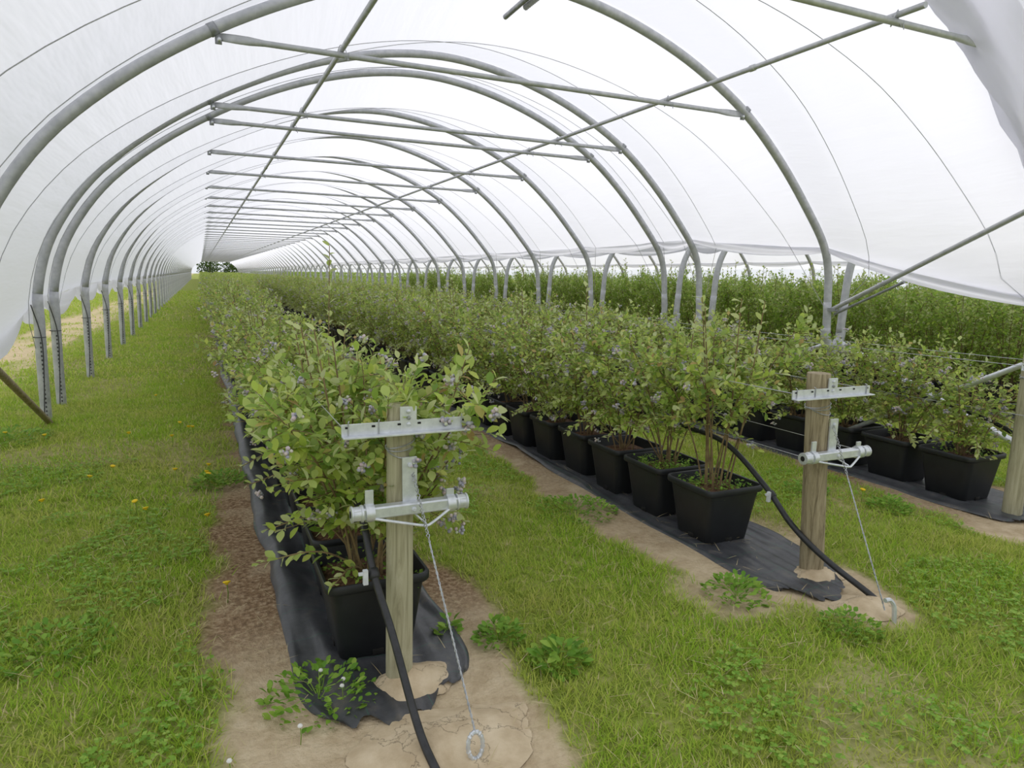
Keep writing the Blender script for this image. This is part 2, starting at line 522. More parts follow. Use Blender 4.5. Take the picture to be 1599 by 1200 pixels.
LEAF_FAR = dict(V=np.array([(0, 0, 0), (0.5, 0.3, 0.08), (0.5, -0.3, 0.08), (1.0, 0, -0.04)]), Q=np.array([]), T=np.array([(0, 2, 1), (1, 2, 3)]))
BLADE = dict(V=np.array([(0, 0.05, 0), (0, -0.05, 0), (0.55, 0.038, 0.07), (0.55, -0.038, 0.07), (1, 0, 0.0)]),
             Q=np.array([(0, 1, 3, 2)]), T=np.array([(2, 3, 4)]))

def frames(d, nrm):
    d = d / (np.linalg.norm(d, axis=1)[:, None] + 1e-9)
    s = np.cross(nrm, d); s /= np.linalg.norm(s, axis=1)[:, None] + 1e-9
    n = np.cross(d, s)
    return d, s, n

def spread(tpl, P, d, s, n, L, W=None):
    W = L if W is None else W
    t = tpl['V']
    V = P[:, None] + (L[:, None] * t[None, :, 0])[..., None] * d[:, None] + (W[:, None] * t[None, :, 1])[..., None] * s[:, None] + (W[:, None] * t[None, :, 2])[..., None] * n[:, None]
    k = len(t); off = (np.arange(len(P)) * k)[:, None, None]
    F = []
    for key in ('Q', 'T'):
        if len(tpl[key]): F.append((tpl[key][None] + off).reshape(-1, tpl[key].shape[1]))
    return V.reshape(-1, 3), F

# ------------------------------------------------------------------ steel frame of the tunnel
PROF_L = [(-4.42, 0.0), (-4.42, 0.5), (-4.41, 1.0), (-4.39, 1.42), (-4.23, 1.95), (-3.85, 2.53), (-3.32, 3.02), (-2.68, 3.45), (-2.0, 3.80), (-1.34, 4.05), (-0.67, 4.21), (0, 4.27)]
PROF_R = [(0.67, 4.21), (1.34, 4.05), (2.0, 3.80), (2.67, 3.43), (3.25, 2.95), (3.74, 2.43), (4.04, 2.05), (4.16, 1.72), (4.20, 1.28), (4.22, 0.98)]
def dense(P, per=5): return catmull(np.array(P), per)
def profile(side_left='ground'):
    left = PROF_L if side_left == 'ground' else [(-x, z) for x, z in PROF_R[::-1]] + [(0, 4.27)]
    return dense(left + PROF_R)
P1 = profile('ground')        # relative to tunnel centre, left to right
P2 = profile('y')
LEGCUT = 1.30

def ztube(me_name, P, r, n=12):
    mb = MB(); mb.tube([(x, 0, z) for x, z in P], r, n); return mb.mesh(me_name, M['steel'])
arcA = P1[P1[:, 1] >= 0]
left_part = P1[(P1[:, 0] < 0) & (P1[:, 1] <= LEGCUT + 0.1)]
right_part = P1[(P1[:, 0] > 0) & (P1[:, 1] <= LEGCUT + 0.1)]
arc_part = P1[P1[:, 1] >= LEGCUT - 0.05]
arc_mesh = ztube('hoop_tube', arc_part, 0.047)
arc2_mesh = ztube('hoop_tube', P2[P2[:, 1] >= LEGCUT - 0.05], 0.047)
_lp = np.vstack([[(-4.42, -0.25)], left_part])
leg_l_mesh = ztube('leg_left', _lp, np.r_[np.full(len(_lp) - 3, 0.052), 0.051, 0.0495, 0.0475])
leg_r_mesh = ztube('leg_right', right_part, np.linspace(0.0475, 0.050, len(right_part)))
left2 = P2[(P2[:, 0] < 0) & (P2[:, 1] <= LEGCUT + 0.1)]
leg_l2_mesh = ztube('leg_left', left2, 0.050)

def tie_bar_mesh(r):
    mb = MB()
    z = 3.40
    def ell(x, ry, rz, zc):
        a = np.arange(12) * 2 * math.pi / 12
        return np.stack([np.full(12, x), ry * np.cos(a), zc + rz * np.sin(a)], -1)
    rings = []
    for x, ry, rz in ((-2.62, 0.008, 0.03), (-2.52, 0.010, 0.034), (-2.42, r * 0.7, 0.034), (-2.30, r, r), (0, r, r), (2.30, r, r), (2.42, r * 0.7, 0.034), (2.52, 0.010, 0.034), (2.62, 0.008, 0.03)):
        rings.append(ell(x, ry, rz, z))
    mb.loft(rings)
    return mb.mesh('tie_bar', M['steel'])
tie_mesh = tie_bar_mesh(0.024)

def clamp_mesh(sx):
    # a strap round the hoop tube and a lug that takes the tie bar
    mb = MB()
    ang = math.atan2(3.80 - 3.02, 2.0 - 3.32)      # local direction of the tube on the right
    x0, z0 = 2.68 * sx, 3.45
    dx, dz = (math.cos(ang) * -1 * sx, math.sin(ang) * -1)
    t = np.array([dx, 0, dz]); t /= np.linalg.norm(t)
    nrm = np.array([-t[2], 0, t[0]])
    if nrm[2] < 0: nrm = -nrm
    rings = []
    for k in (-0.03, 0.03):
        a = np.arange(14) * 2 * math.pi / 14
        rings.append(np.array([x0, 0, z0]) + k * t + 0.052 * (np.cos(a)[:, None] * np.array([0, 1.0, 0]) + np.sin(a)[:, None] * nrm))
    mb.loft(rings)
    mb.box((x0 - nrm[0] * 0.075, 0, z0 - nrm[2] * 0.075), (0.05, 0.016, 0.08))
    return mb.mesh('clamp', M['dark_steel']), (x0 - nrm[0] * 0.085, -0.02, z0 - nrm[2] * 0.085)
clamp_l, bolt_l = clamp_mesh(-1)
clamp_r, bolt_r = clamp_mesh(1)
mb = MB(); mb.lathe([(0.011, -0.012), (0.016, -0.006), (0.016, 0.03), (0.009, 0.04)], (0, 0, 0), 'y', 8)
bolt_mesh = mb.mesh('bolt', M['bright_steel'])

def make_hoop(y, xc, kind, detail, label, group):
    t = empty('tunnel_hoop', (xc, y, 0))
    tag(t, label, 'hoop', group)
    link('hoop_tube', arc_mesh if kind == 1 else arc2_mesh, t)
    link('leg', leg_l_mesh if kind == 1 else leg_l2_mesh, t)
    link('leg', leg_r_mesh, t)
    link('tie_bar', tie_mesh, t)
    if detail:
        for cm, bl in ((clamp_l, bolt_l), (clamp_r, bolt_r)):
            c = link('clamp', cm, t)
            link('bolt', bolt_mesh, c, bl)
    return t

HORD = ['first', 'second', 'third', 'fourth', 'fifth', 'sixth', 'seventh', 'eighth', 'ninth', 'tenth', 'eleventh', 'twelfth', 'thirteenth', 'fourteenth', 'fifteenth']
SPECIAL = {0: 'steel hoop at the open tunnel mouth carrying the gathered film',
           1: 'second steel hoop in from the open tunnel mouth, with diagonal brace at right leg',
           2: 'steel hoop whose left leg foot meets the diagonal brace tube, first of close pair',
           3: 'steel hoop standing close behind its neighbour, second of close pair'}
for i, y in enumerate(HOOP_Y):
    if i in SPECIAL:
        make_hoop(y, XC, 1, True, SPECIAL[i], 'hoops of the main tunnel')
    else:
        make_hoop(y, XC, 1, i < 16, ('%s steel hoop with tie bar counted inward from the open tunnel mouth' % HORD[i]) if i < 12 else 'evenly spaced steel hoop deep down the main tunnel with straight tie bar', 'hoops of the main tunnel')
XC2 = 7.20 * 2 - 2.86
XC3 = XC2 + 8.68
for i, y in enumerate(HOOP_Y):
    make_hoop(y, XC2, 2, False, 'steel hoop of the neighbouring tunnel beyond the row of forked posts', 'hoops of the neighbouring tunnel')

# forked posts between the two tunnels
def ypost_meshes():
    a = MB(); a.tube([(0, 0, -0.25), (0, 0, 0.4), (0, 0, 0.78)], 0.052, 12)
    l = MB(); l.tube(catmull([(0, 0, 0.70), (-0.05, 0, 0.80), (-0.12, 0, 0.90), (-0.14, 0, 1.04)], 4), 0.058, 12)
    r = MB(); r.tube(catmull([(0, 0, 0.70), (0.05, 0, 0.80), (0.12, 0, 0.90), (0.14, 0, 1.04)], 4), 0.058, 12)
    return a.mesh('stem', M['steel']), l.mesh('fork_arm', M['steel']), r.mesh('fork_arm', M['steel'])
ym = ypost_meshes()
for i, y in enumerate(HOOP_Y):
    if i > 40: break
    t = empty('forked_post', (7.20, y, 0))
    lab = 'forked galvanised post joining both tunnels where the bright brace tubes meet' if i == 1 else 'forked galvanised post in the line joining the two tunnels'
    tag(t, lab, 'post', 'forked posts between the tunnels')
    link('stem', ym[0], t); link('fork_arm', ym[1], t); link('fork_arm', ym[2], t)

# long purlin tubes tied on the tie bars
def purlin(x, y0, y1, z, label):
    t = empty('purlin_tube', (x, y0, z))
    tag(t, label, 'tube', 'purlin tubes of the main tunnel')
    mb = MB(); mb.tube([(0, 0, 0), (0, 0.012, 0), (0, (y1 - y0) / 2, 0), (0, y1 - y0, 0)], 0.022, 12)
    mb.build('tube', M['steel'], t)
    mb = MB()
    for yy in np.arange(y0 + 1.2, min(y1, 40), 4.7):       # joints of the tube lengths
        mb.lathe([(0.023, 0), (0.029, 0.005), (0.029, 0.06), (0.023, 0.065)], (0, yy - y0 + 0.35, 0), 'y', 10)
    mb.build('joint_sleeve', M['steel'], t)
    for y in HOOP_Y[:12]:
        if y < y0: continue
        w = MB()
        for k in (-1, 1):
            a = np.linspace(0, 2 * math.pi, 14)
            w.tube(np.stack([k * 0.022 + 0.03 * np.sin(a) * 0.6, y - y0 + k * 0.5 * 0.04 * np.cos(a), 0.0 - 0.024 + 0.052 * np.cos(a + k * 0.5)], -1), 0.0035, 5)
        w.tube([(0.03, y - y0 - 0.03, -0.06), (0.045, y - y0 - 0.03, -0.095), (0.05, y - y0 - 0.02, -0.03)], 0.003, 5)
        w.build('tie_wire', M['wire'], t)
purlin(1.17, 2.4, TUN_END, 3.446, 'long left purlin tube wired on top of the tie bars')
purlin(4.50, 3.32, TUN_END, 3.446, 'long right purlin tube with open cut end, wired on top of tie bars')
t = empty('ridge_tube', (2.90, 2.6, 4.16)); tag(t, 'short dark ridge tube ending under the hoops near the tunnel mouth', 'tube')
mb = MB(); mb.tube([(0, 0, 0.05), (0, 2, 0.03), (0, 4.08, 0.0)], 0.026, 12); mb.build('tube', M['dark_steel'], t)
mb = MB()
for k in range(9): mb.lathe([(0.012, 0), (0.03, 0.012), (0.012, 0.024)], (0.05, 3.42 + 0.035 * k, -0.02), 'y', 8)
mb.build('rope_tail', M['rope'], t)

# diagonal braces at the tunnel mouth
def brace(p0, p1, r, material, label, name='brace_tube', collar=False):
    t = empty(name, p0); tag(t, label, 'tube')
    d = Vector(p1) - Vector(p0)
    mb = MB(); mb.tube([(0, 0, 0), tuple(d * 0.02), tuple(d * 0.5), tuple(d)], r, 12); mb.build('tube', material, t)
    if collar:
        mb = MB(); mb.lathe([(0.058, -0.02), (0.058, 0.02)], (0, 0, 0), 'z', 14)
        mb.box((-0.01, -0.05, 0), (0.05, 0.06, 0.036)); mb.build('clamp', M['dark_steel'], t)
    return t
brace((7.08, 6.05, 1.27), (6.62, 3.50, 2.36), 0.026, M['steel'], 'diagonal steel brace rising from right leg of second hoop to tunnel mouth', collar=True)
brace((7.08, 6.00, 1.22), (6.90, 5.0, 1.62), 0.016, M['dark_steel'], 'short dark rod lying along the underside of the right brace', 'brace_rod')
brace((-1.50, 8.36, -0.02), (-1.46, 3.53, 2.08), 0.030, M['wood_brown'], 'diagonal weathered brace tube running down to a left leg foot')
brace((7.24, 6.02, 0.86), (7.20, 3.6, -0.02), 0.034, M['bright_steel'], 'bright zinc brace tube sloping down from forked post through the bushes')
brace((7.20, 6.16, 0.84), (7.20, 8.3, -0.02), 0.030, M['bright_steel'], 'bright zinc brace tube sloping away from forked post down behind bushes')
brace((5.17, 2.80, 1.06), (5.17, 4.15, 0.30), 0.020, M['bright_steel'], 'bright zinc strut propping the wooden post of right-hand pot row')

# ------------------------------------------------------------------ polythene film
def arc_param(P):
    d = np.r_[0, np.cumsum(np.linalg.norm(np.diff(P, axis=0), axis=1))]
    return d / d[-1], d[-1]

def film_edge_left(y):
    z = np.interp(y, [3.0, 6.1, 7.3, 8.51, 9.39, 12, 20, 60], [0.95, 1.0, 1.05, 1.28, 1.30, 1.38, 1.42, 1.42])
    return z
def film_edge_right(y):
    return np.interp(y, [3.0, 3.96, 5.0, 6.1, 8.5, 9.4, 12, 60], [1.30, 1.50, 1.72, 1.98, 2.18, 2.18, 2.16, 2.16])

def build_film(root, P, xc, left_fn, right_fn, y_start, dens_bays, name='roof_sheet'):
    tp, total = arc_param(P)
    nrm = np.gradient(P, axis=0); nrm = np.stack([-nrm[:, 1], nrm[:, 0]], -1)
    nrm /= np.linalg.norm(nrm, axis=1)[:, None]
    apex = np.argmax(P[:, 1]); t_ap = tp[apex]
    cols_y = []; meta = []
    NV = 56
    Ys = [y_start] + HOOP_Y if y_start < HOOP_Y[0] else HOOP_Y
    rows = []
    for b in range(len(Ys) - 1):
        near = b < dens_bays
        cols = list(range(12)) if near else list(range(5))
        for c in cols:
            if b and c == 0: continue
            rows.append((b, c, near))
    V = np.zeros((len(rows), NV + 1, 3)); UV = np.zeros((len(rows), NV + 1, 2))
    w = np.linspace(0, 1, NV + 1)
    for ri, (b, c, near) in enumerate(rows):
        y0, y1 = Ys[b], Ys[b + 1]
        bay = y1 - y0
        r1 = 0.20 + 0.29 * (1 - np.abs(2 * w - 1)); r2 = 1 - r1
        if near:
            knots = [0 * w, 0 * w + 0.03, r1 * 0.5, r1 - 0.025, r1 + 0.006, (r1 * 2 + r2) / 3, (r1 + r2 * 2) / 3, r2 - 0.006, r2 + 0.025, (1 + r2) / 2, 0 * w + 0.97, 0 * w + 1]
        else:
            knots = [0 * w, r1, r2, (1 + r2) / 2, 0 * w + 1]
        s = knots[c]
        y = y0 + s * bay
        zl, zr = left_fn(y), right_fn(y)
        L = P[:apex + 1]; R = P[apex:]
        tl = np.interp(zl, L[:, 1], tp[:apex + 1]); trr = np.interp(zr, R[::-1, 1], tp[apex:][::-1])
        t = tl + (trr - tl) * w
        px = np.interp(t, tp, P[:, 0]); pz = np.interp(t, tp, P[:, 1])
        nxv = np.interp(t, tp, nrm[:, 0]); nzv = np.interp(t, tp, nrm[:, 1])
        dep = np.where(s < r1, s / r1, np.where(s > r2, (1 - s) / (1 - r2), 1.0))
        amp = min(bay, 2.4) * (0.022 + 0.085 * np.sin(math.pi * w))
        off = 0.052 - dep * amp + 0.010 * (fbm(y * 1.7, t * total * 4, 2) - 0.5) * (dep > 0.02)
        V[ri, :, 0] = xc + px + nxv * off; V[ri, :, 1] = y; V[ri, :, 2] = pz + nzv * off
        UV[ri, :, 0] = y; UV[ri, :, 1] = t * total
    mr = len(rows)
    i, j = np.meshgrid(np.arange(mr - 1), np.arange(NV), indexing='ij')
    a = (i * (NV + 1) + j).ravel()
    F = np.stack([a, a + NV + 1, a + NV + 2, a + 1], -1)
    me = np_mesh(name, V.reshape(-1, 3), [F], M['film'])
    uvl = me.uv_layers.new(name='UVMap')
    li = np.empty(len(me.loops), np.int32); me.loops.foreach_get('vertex_index', li)
    uvl.data.foreach_set('uv', UV.reshape(-1, 2)[li].astype(np.float32).ravel())
    return link(name, me, root)

def edge_roll(root, y_list, x_fn, z_fn, sag, rad, flat, seed, up=90, name='gathered_hem'):
    """bunched film hem hanging in swags, pinched at every hoop"""
    mb = MB(); rings = []
    k = 18
    a = np.linspace(math.radians(up + 55), math.radians(up + 305), k)     # a fold left open along its top
    for b in range(len(y_list) - 1):
        y0, y1 = y_list[b], y_list[b + 1]
        n = 9 if b < 8 else 3
        for s in np.arange(n) / n if b < len(y_list) - 2 else np.linspace(0, 1, n):
            y = y0 + s * (y1 - y0)
            h = math.sin(math.pi * s) ** 0.8 if 0 < s < 1 else 0
            cx, cz = x_fn(y), z_fn(y) - sag * h
            rr = rad * (0.45 + 0.55 * h)
            wr = 1 + 0.30 * (fbm(a * 2.1 + seed + 0 * y, np.full(k, y * 0.7 + seed), 2) - 0.5) + 0.16 * np.sin(a * 5 + y * 1.3 + seed)
            rings.append(np.stack([cx + flat * rr * wr * np.cos(a), np.full(k, y), cz + rr * wr * np.sin(a)], -1))
    mb.loft(rings, closed=False)
    return mb.build(name, M['film'], root, sharp=False)

film = empty('tunnel_film', (0, 0, 0))
tag(film, 'translucent white polythene film stretched over the hoops of the main tunnel', 'plastic film')
build_film(film, P1, XC, film_edge_left, film_edge_right, 3.25, 9)
edge_roll(film, [4.6] + HOOP_Y[1:], lambda y: XC - 4.42 - 0.13, lambda y: film_edge_left(y) - 0.01, 0.13, 0.17, 0.50, 1.0)
edge_roll(film, [3.2] + HOOP_Y, lambda y: XC + 4.22 + 0.02 - max(0, (film_edge_right(y) - 1.7)) * 0.45, lambda y: film_edge_right(y) + 0.02, 0.05, 0.085, 0.8, 4.0)
# gathered end of the film hanging round the first hoop
mb = MB(); rings = []
k = 30; a = np.linspace(math.radians(75), math.radians(350), k)
ap = np.argmax(P1[:, 1])
Pm = P1[ap - 2:-4]
tgm = np.gradient(Pm, axis=0); tgm /= np.linalg.norm(tgm, axis=1)[:, None]
for i, ((px, pz), tv) in enumerate(zip(Pm, tgm)):
    nv = np.array([-tv[1], tv[0]])
    f = i / (len(Pm) - 1)
    rr = 0.11 + 0.15 * math.sin(math.pi * min(1, f * 1.05)) ** 0.7
    wr = 1 + 0.30 * np.sin(a * 3 + i * 0.35) * 0.5 + 0.5 * (fbm(a * 1.9 + 3, np.full(k, i * 0.33), 3) - 0.5)
    cx = px + nv[0] * rr * 0.40; cz = pz + nv[1] * rr * 0.40
    rings.append(np.stack([XC + cx + nv[0] * rr * wr * np.cos(a), 3.50 + 0.85 * rr * wr * np.sin(a), cz + nv[1] * rr * wr * np.cos(a)], -1))
mb.loft(rings, closed=False)
mb.build('gathered_end', M['film'], film, sharp=False)

film2 = empty('tunnel_film', (0, 0, 0))
tag(film2, 'white polythene film of the neighbouring tunnel seen beyond the forked posts', 'plastic film')
er2 = lambda y: np.interp(y, [0, 300], [2.14, 2.14])
build_film(film2, P2, XC2, er2, er2, 6.1, 3)
edge_roll(film2, HOOP_Y[1:], lambda y: XC2 - 3.98, lambda y: 2.16, 0.05, 0.08, 0.8, 9.0)
edge_roll(film2, HOOP_Y[1:], lambda y: XC2 + 3.98, lambda y: 2.16, 0.05, 0.08, 0.8, 14.0)
film3 = empty('tunnel_film', (0, 0, 0))
tag(film3, 'farthest white polythene tunnel film, a thin pale band behind the neighbouring tunnel', 'plastic film')
build_film(film3, P2, XC3, er2, er2, 6.1, 0)

# ropes crossing over the film in every bay
tpP, totP = arc_param(P1)
nrmP = np.gradient(P1, axis=0); nrmP = np.stack([-nrmP[:, 1], nrmP[:, 0]], -1); nrmP /= np.linalg.norm(nrmP, axis=1)[:, None]
for b in range(0, 14):
    y0, y1 = HOOP_Y[b], HOOP_Y[b + 1]
    for flip in (0, 1):
        ym_ = (y0 + y1) / 2
        L = P1[:ap + 1]; R = P1[ap:]
        tl = float(np.interp(film_edge_left(ym_), L[:, 1], tpP[:ap + 1])); tr_ = float(np.interp(film_edge_right(ym_), R[::-1, 1], tpP[ap:][::-1]))
        w = np.linspace(0, 1, 50)
        pos = 0.20 + 0.58 * w
        if flip: pos = 1 - pos
        t_ = tl + (tr_ - tl) * w
        amp = min(y1 - y0, 2.4) * (0.022 + 0.085 * np.sin(math.pi * w))
        off = 0.052 - amp - 0.003
        x = XC + np.interp(t_, tpP, P1[:, 0]) + np.interp(t_, tpP, nrmP[:, 0]) * off
        z = np.interp(t_, tpP, P1[:, 1]) + np.interp(t_, tpP, nrmP[:, 1]) * off
        y = y0 + pos * (y1 - y0)
        pts = np.stack([x, y, z], -1)
        yl = y1 if flip else y0; yr = y0 if flip else y1
        pts = np.vstack([[(-1.60, yl, 0.75)], pts, [(7.14, yr, 1.15)]])
        r = 0.0032
        mb = MB(); mb.tube(pts, r, 5)
        o = mb.build('tie_down_rope', M['rope'])
        tag(o, 'thin grey tie-down rope crossing the film between %s and %s hoops from tunnel mouth' % (HORD[b], HORD[b + 1]), 'rope', 'ropes over the main film')
# dark cords hanging beside the left legs
for i in range(2, 12):
    y = HOOP_Y[i]
    mb = MB()
    mb.tube(catmull([(-1.60, y - 0.06, 1.22), (-1.53, y - 0.075, 0.88), (-1.535, y - 0.08, 0.5), (-1.56, y - 0.11, 0.02)], 5), 0.006, 5)
    for zz in np.arange(0.06, 0.86, 0.045):
        mb.lathe([(0.003, -0.012), (0.009, 0), (0.003, 0.012)], (-1.54, y - 0.082, zz), 'z', 6)
    mb.tube([(-1.56 + 0.058 * math.cos(q), y + 0.058 * math.sin(q), 0.88) for q in np.linspace(0, 2 * math.pi, 14)], 0.004, 5)
    o = mb.build('knotted_cord', M['black_rope'])
    tag(o, 'dark knotted cord along left leg of the %s hoop from the tunnel mouth' % HORD[i], 'cord', 'cords on the left legs')

# ------------------------------------------------------------------ woven ground cover under each row
def weed_mat(k, y1, label):
    a, b = MATX[k]
    y0 = {'A': 2.10, 'B': 2.20, 'C': 2.42}.get(k, FIRST[k] - 0.7)
    ys = np.concatenate([np.arange(y0, 9, 0.06), np.arange(9, y1, 0.8)])
    us = np.linspace(0, 1, 45)
    U, Y = np.meshgrid(us, ys)
    sd = ord(k) * 3.1
    el = (fbm(Y * 1.4 + sd, Y * 0 + 2, 3) - 0.5) * 0.10
    er = (fbm(Y * 1.4 + sd, Y * 0 + 9, 3) - 0.5) * 0.10
    # ragged, pointed front end
    front = 0.30 * (np.abs(U - 0.42) * 1.6) ** 1.2 + 0.16 * (fbm(U * 7 + sd, U * 0, 3) - 0.3)
    Yv = Y + front * np.exp(-(Y - y0) / 0.25)
    X = a + el + (b + er - a - el) * U
    nar = np.exp(-(Y - y0) / 0.22) * 0.10
    X = X + (0.5 - U) * 2 * nar
    Z = 0.006 + 0.045 * np.clip(fbm(U * 4.5 + sd, Y * 0.55, 3) - 0.40, 0, 1) * (1 - 0.6 * np.exp(-((U - 0.5) / 0.25) ** 2)) * 2.2
    Z += 0.05 * np.clip(fbm(U * 13 + sd, Y * 1.1, 2) - 0.5, 0, 1) * (1 - 0.7 * np.exp(-((U - 0.5) / 0.3) ** 4))
    Z += 0.02 * np.clip(fbm(U * 26 + sd, Y * 5, 2) - 0.5, 0, 1)
    if k == 'A':
        Z += 0.055 * np.exp(-((U - 0.10) / 0.10) ** 2) * ss(2.6, 3.4, Y) * (0.5 + 0.8 * fbm(Y * 1.2, Y * 0, 2)) * (1 - ss(9, 12, Y))
        X = X - 0.03 * np.exp(-((U - 0.05) / 0.15) ** 2) * ss(2.6, 3.4, Y)
    Z += zg(X, Yv)
    Z[:, 0] -= 0.02; Z[:, -1] -= 0.02
    n = len(us)
    V = np.stack([X, Yv, Z], -1).reshape(-1, 3)
    i, j = np.meshgrid(np.arange(n - 1), np.arange(len(ys) - 1))
    q = (j * n + i).ravel()
    me = np_mesh('weed_mat', V, [np.stack([q, q + 1, q + 1 + n, q + n], -1)], M['mat'])
    o = link('weed_mat', me)
    tag(o, label, 'ground cover', 'woven ground covers under the rows')
weed_mat('A', 60, 'creased black woven ground cover under pots of the row beside the wide grass path')
weed_mat('B', 60, 'black woven ground cover under pots of the middle row')
weed_mat('C', 60, 'black woven ground cover under pots of the right-hand row by forked posts')
weed_mat('D', 40, 'black woven ground cover beyond the forked posts under berry-free green bushes')

# clods of clay heaped over the ground covers round the posts
def mound(cx, cy, rx, ry, h, seed, label):
    nr, na = 9, 40
    V = [(0, 0, h)]
    for i in range(1, nr + 1):
        f = i / nr
        for j in range(na):
            q = 2 * math.pi * j / na
            w = 0.75 + 0.55 * float(fbm(np.array(math.cos(q) * 2 + seed), np.array(math.sin(q) * 2 + seed), 3))
            x, y = rx * f * w * math.cos(q), ry * f * w * math.sin(q)
            z = h * (1 - f ** 1.5) * (0.7 + 0.6 * float(fbm(np.array(x * 14 + seed), np.array(y * 14), 3))) - 0.012 * f
            V.append((x, y, z))
    T = [(0, 1 + j, 1 + (j + 1) % na) for j in range(na)]
    Q = []
    for i in range(nr - 1):
        for j in range(na):
            p = 1 + i * na + j; r = 1 + i * na + (j + 1) % na
            Q.append((p, p + na, r + na, r))
    me = np_mesh('soil_mound', V, [np.array(Q), np.array(T)], M['soil'])
    o = link('soil_mound', me, None, (cx, cy, 0.012))
    tag(o, label, 'soil')
mound(0.70, 2.42, 0.17, 0.13, 0.05, 3.0, 'low mound of tan clay round the foot of the smooth pale wooden post')
mound(0.70, 2.02, 0.34, 0.20, 0.04, 8.0, 'cracked heap of tan clay where guy wire of pale post is anchored')
mound(3.02, 2.52, 0.17, 0.12, 0.04, 5.0, 'low mound of tan clay round the foot of the grainy brown wooden post')
mound(2.95, 2.16, 0.20, 0.13, 0.04, 12.0, 'heap of tan clay where guy wire of grainy brown post is anchored')

# ------------------------------------------------------------------ pots
def sq_ring(hw, z, rc=0.05, n=4):
    pts = []
    for cx, cy, a0 in ((1, 1, 0), (-1, 1, 90), (-1, -1, 180), (1, -1, 270)):
        for i in range(n + 1):
            q = math.radians(a0 + 90 * i / n)
            pts.append((cx * (hw - rc) + rc * math.cos(q), cy * (hw - rc) + rc * math.sin(q), z))
    return pts
def pot_mesh():
    mb = MB()
    prof = [(0.150, 0.0, .04), (0.156, 0.006, .04), (0.196, 0.31, .045), (0.204, 0.315, .045), (0.213, 0.318, .045), (0.217, 0.326, .045), (0.217, 0.352, .045), (0.213, 0.357, .045), (0.203, 0.355, .04), (0.200, 0.34, .04), (0.190, 0.27, .04), (0.186, 0.26, .04)]
    mb.loft([sq_ring(*p) for p in prof])
    me = mb.mesh('pot', M['pot'])
    me.set_sharp_from_angle(angle=math.radians(50))
    return me
POT = pot_mesh()
mb = MB()
for dx, dy in ((0, -1), (0, 1), (-1, 0), (1, 0)):
    sx, sy = (0.05, 0.012) if dx == 0 else (0.012, 0.05)
    mb.box((dx * 0.1545, dy * 0.1545, 0.016), (sx, sy, 0.028))
HOLE = mb.mesh('drain_notch', M['hole'])
mb = MB()
rg = []
for f, z in ((1.0, 0.0), (0.7, 0.012), (0.35, 0.02), (0.05, 0.022)):
    rg.append([(x * f, y * f, 0.285 + z + 0.012 * random.random()) for x, y, _ in sq_ring(0.188, 0)])
rg = [[(x, y, 0.262) for x, y, _ in sq_ring(0.180, 0)]] + rg
mb.loft(rg)
SOIL = mb.mesh('potting_mulch', M['mulch'])

# ------------------------------------------------------------------ blueberry bushes
ico_t = (1 + 5 ** 0.5) / 2
ICO_V = np.array([(-1, ico_t, 0), (1, ico_t, 0), (-1, -ico_t, 0), (1, -ico_t, 0), (0, -1, ico_t), (0, 1, ico_t), (0, -1, -ico_t), (0, 1, -ico_t), (ico_t, 0, -1), (ico_t, 0, 1), (-ico_t, 0, -1), (-ico_t, 0, 1)]) / math.sqrt(1 + ico_t ** 2)
ICO_F = np.array([(0, 11, 5), (0, 5, 1), (0, 1, 7), (0, 7, 10), (0, 10, 11), (1, 5, 9), (5, 11, 4), (11, 10, 2), (10, 7, 6), (7, 1, 8), (3, 9, 4), (3, 4, 2), (3, 2, 6), (3, 6, 8), (3, 8, 9), (4, 9, 5), (2, 4, 11), (6, 2, 10), (8, 6, 7), (9, 8, 1)])

def berries_mesh(centres, rng, name, lo=7, hi=14, rb=0.0085):
    V = []; F = []; n = 0
    for c in centres:
        m_ = rng.integers(lo, hi)
        for _ in range(m_):
            d = rng.normal(size=3); d /= np.linalg.norm(d)
            p = c + d * rng.uniform(0.006, 0.024) * np.array([1.2, 1.2, 0.9]) + np.array([0, 0, -0.012])
            r = rb * rng.uniform(0.75, 1.15)
            V.append(p + ICO_V * r); F.append(ICO_F + n); n += 12
    return np_mesh(name, np.vstack(V), [np.vstack(F)], M['berry'])

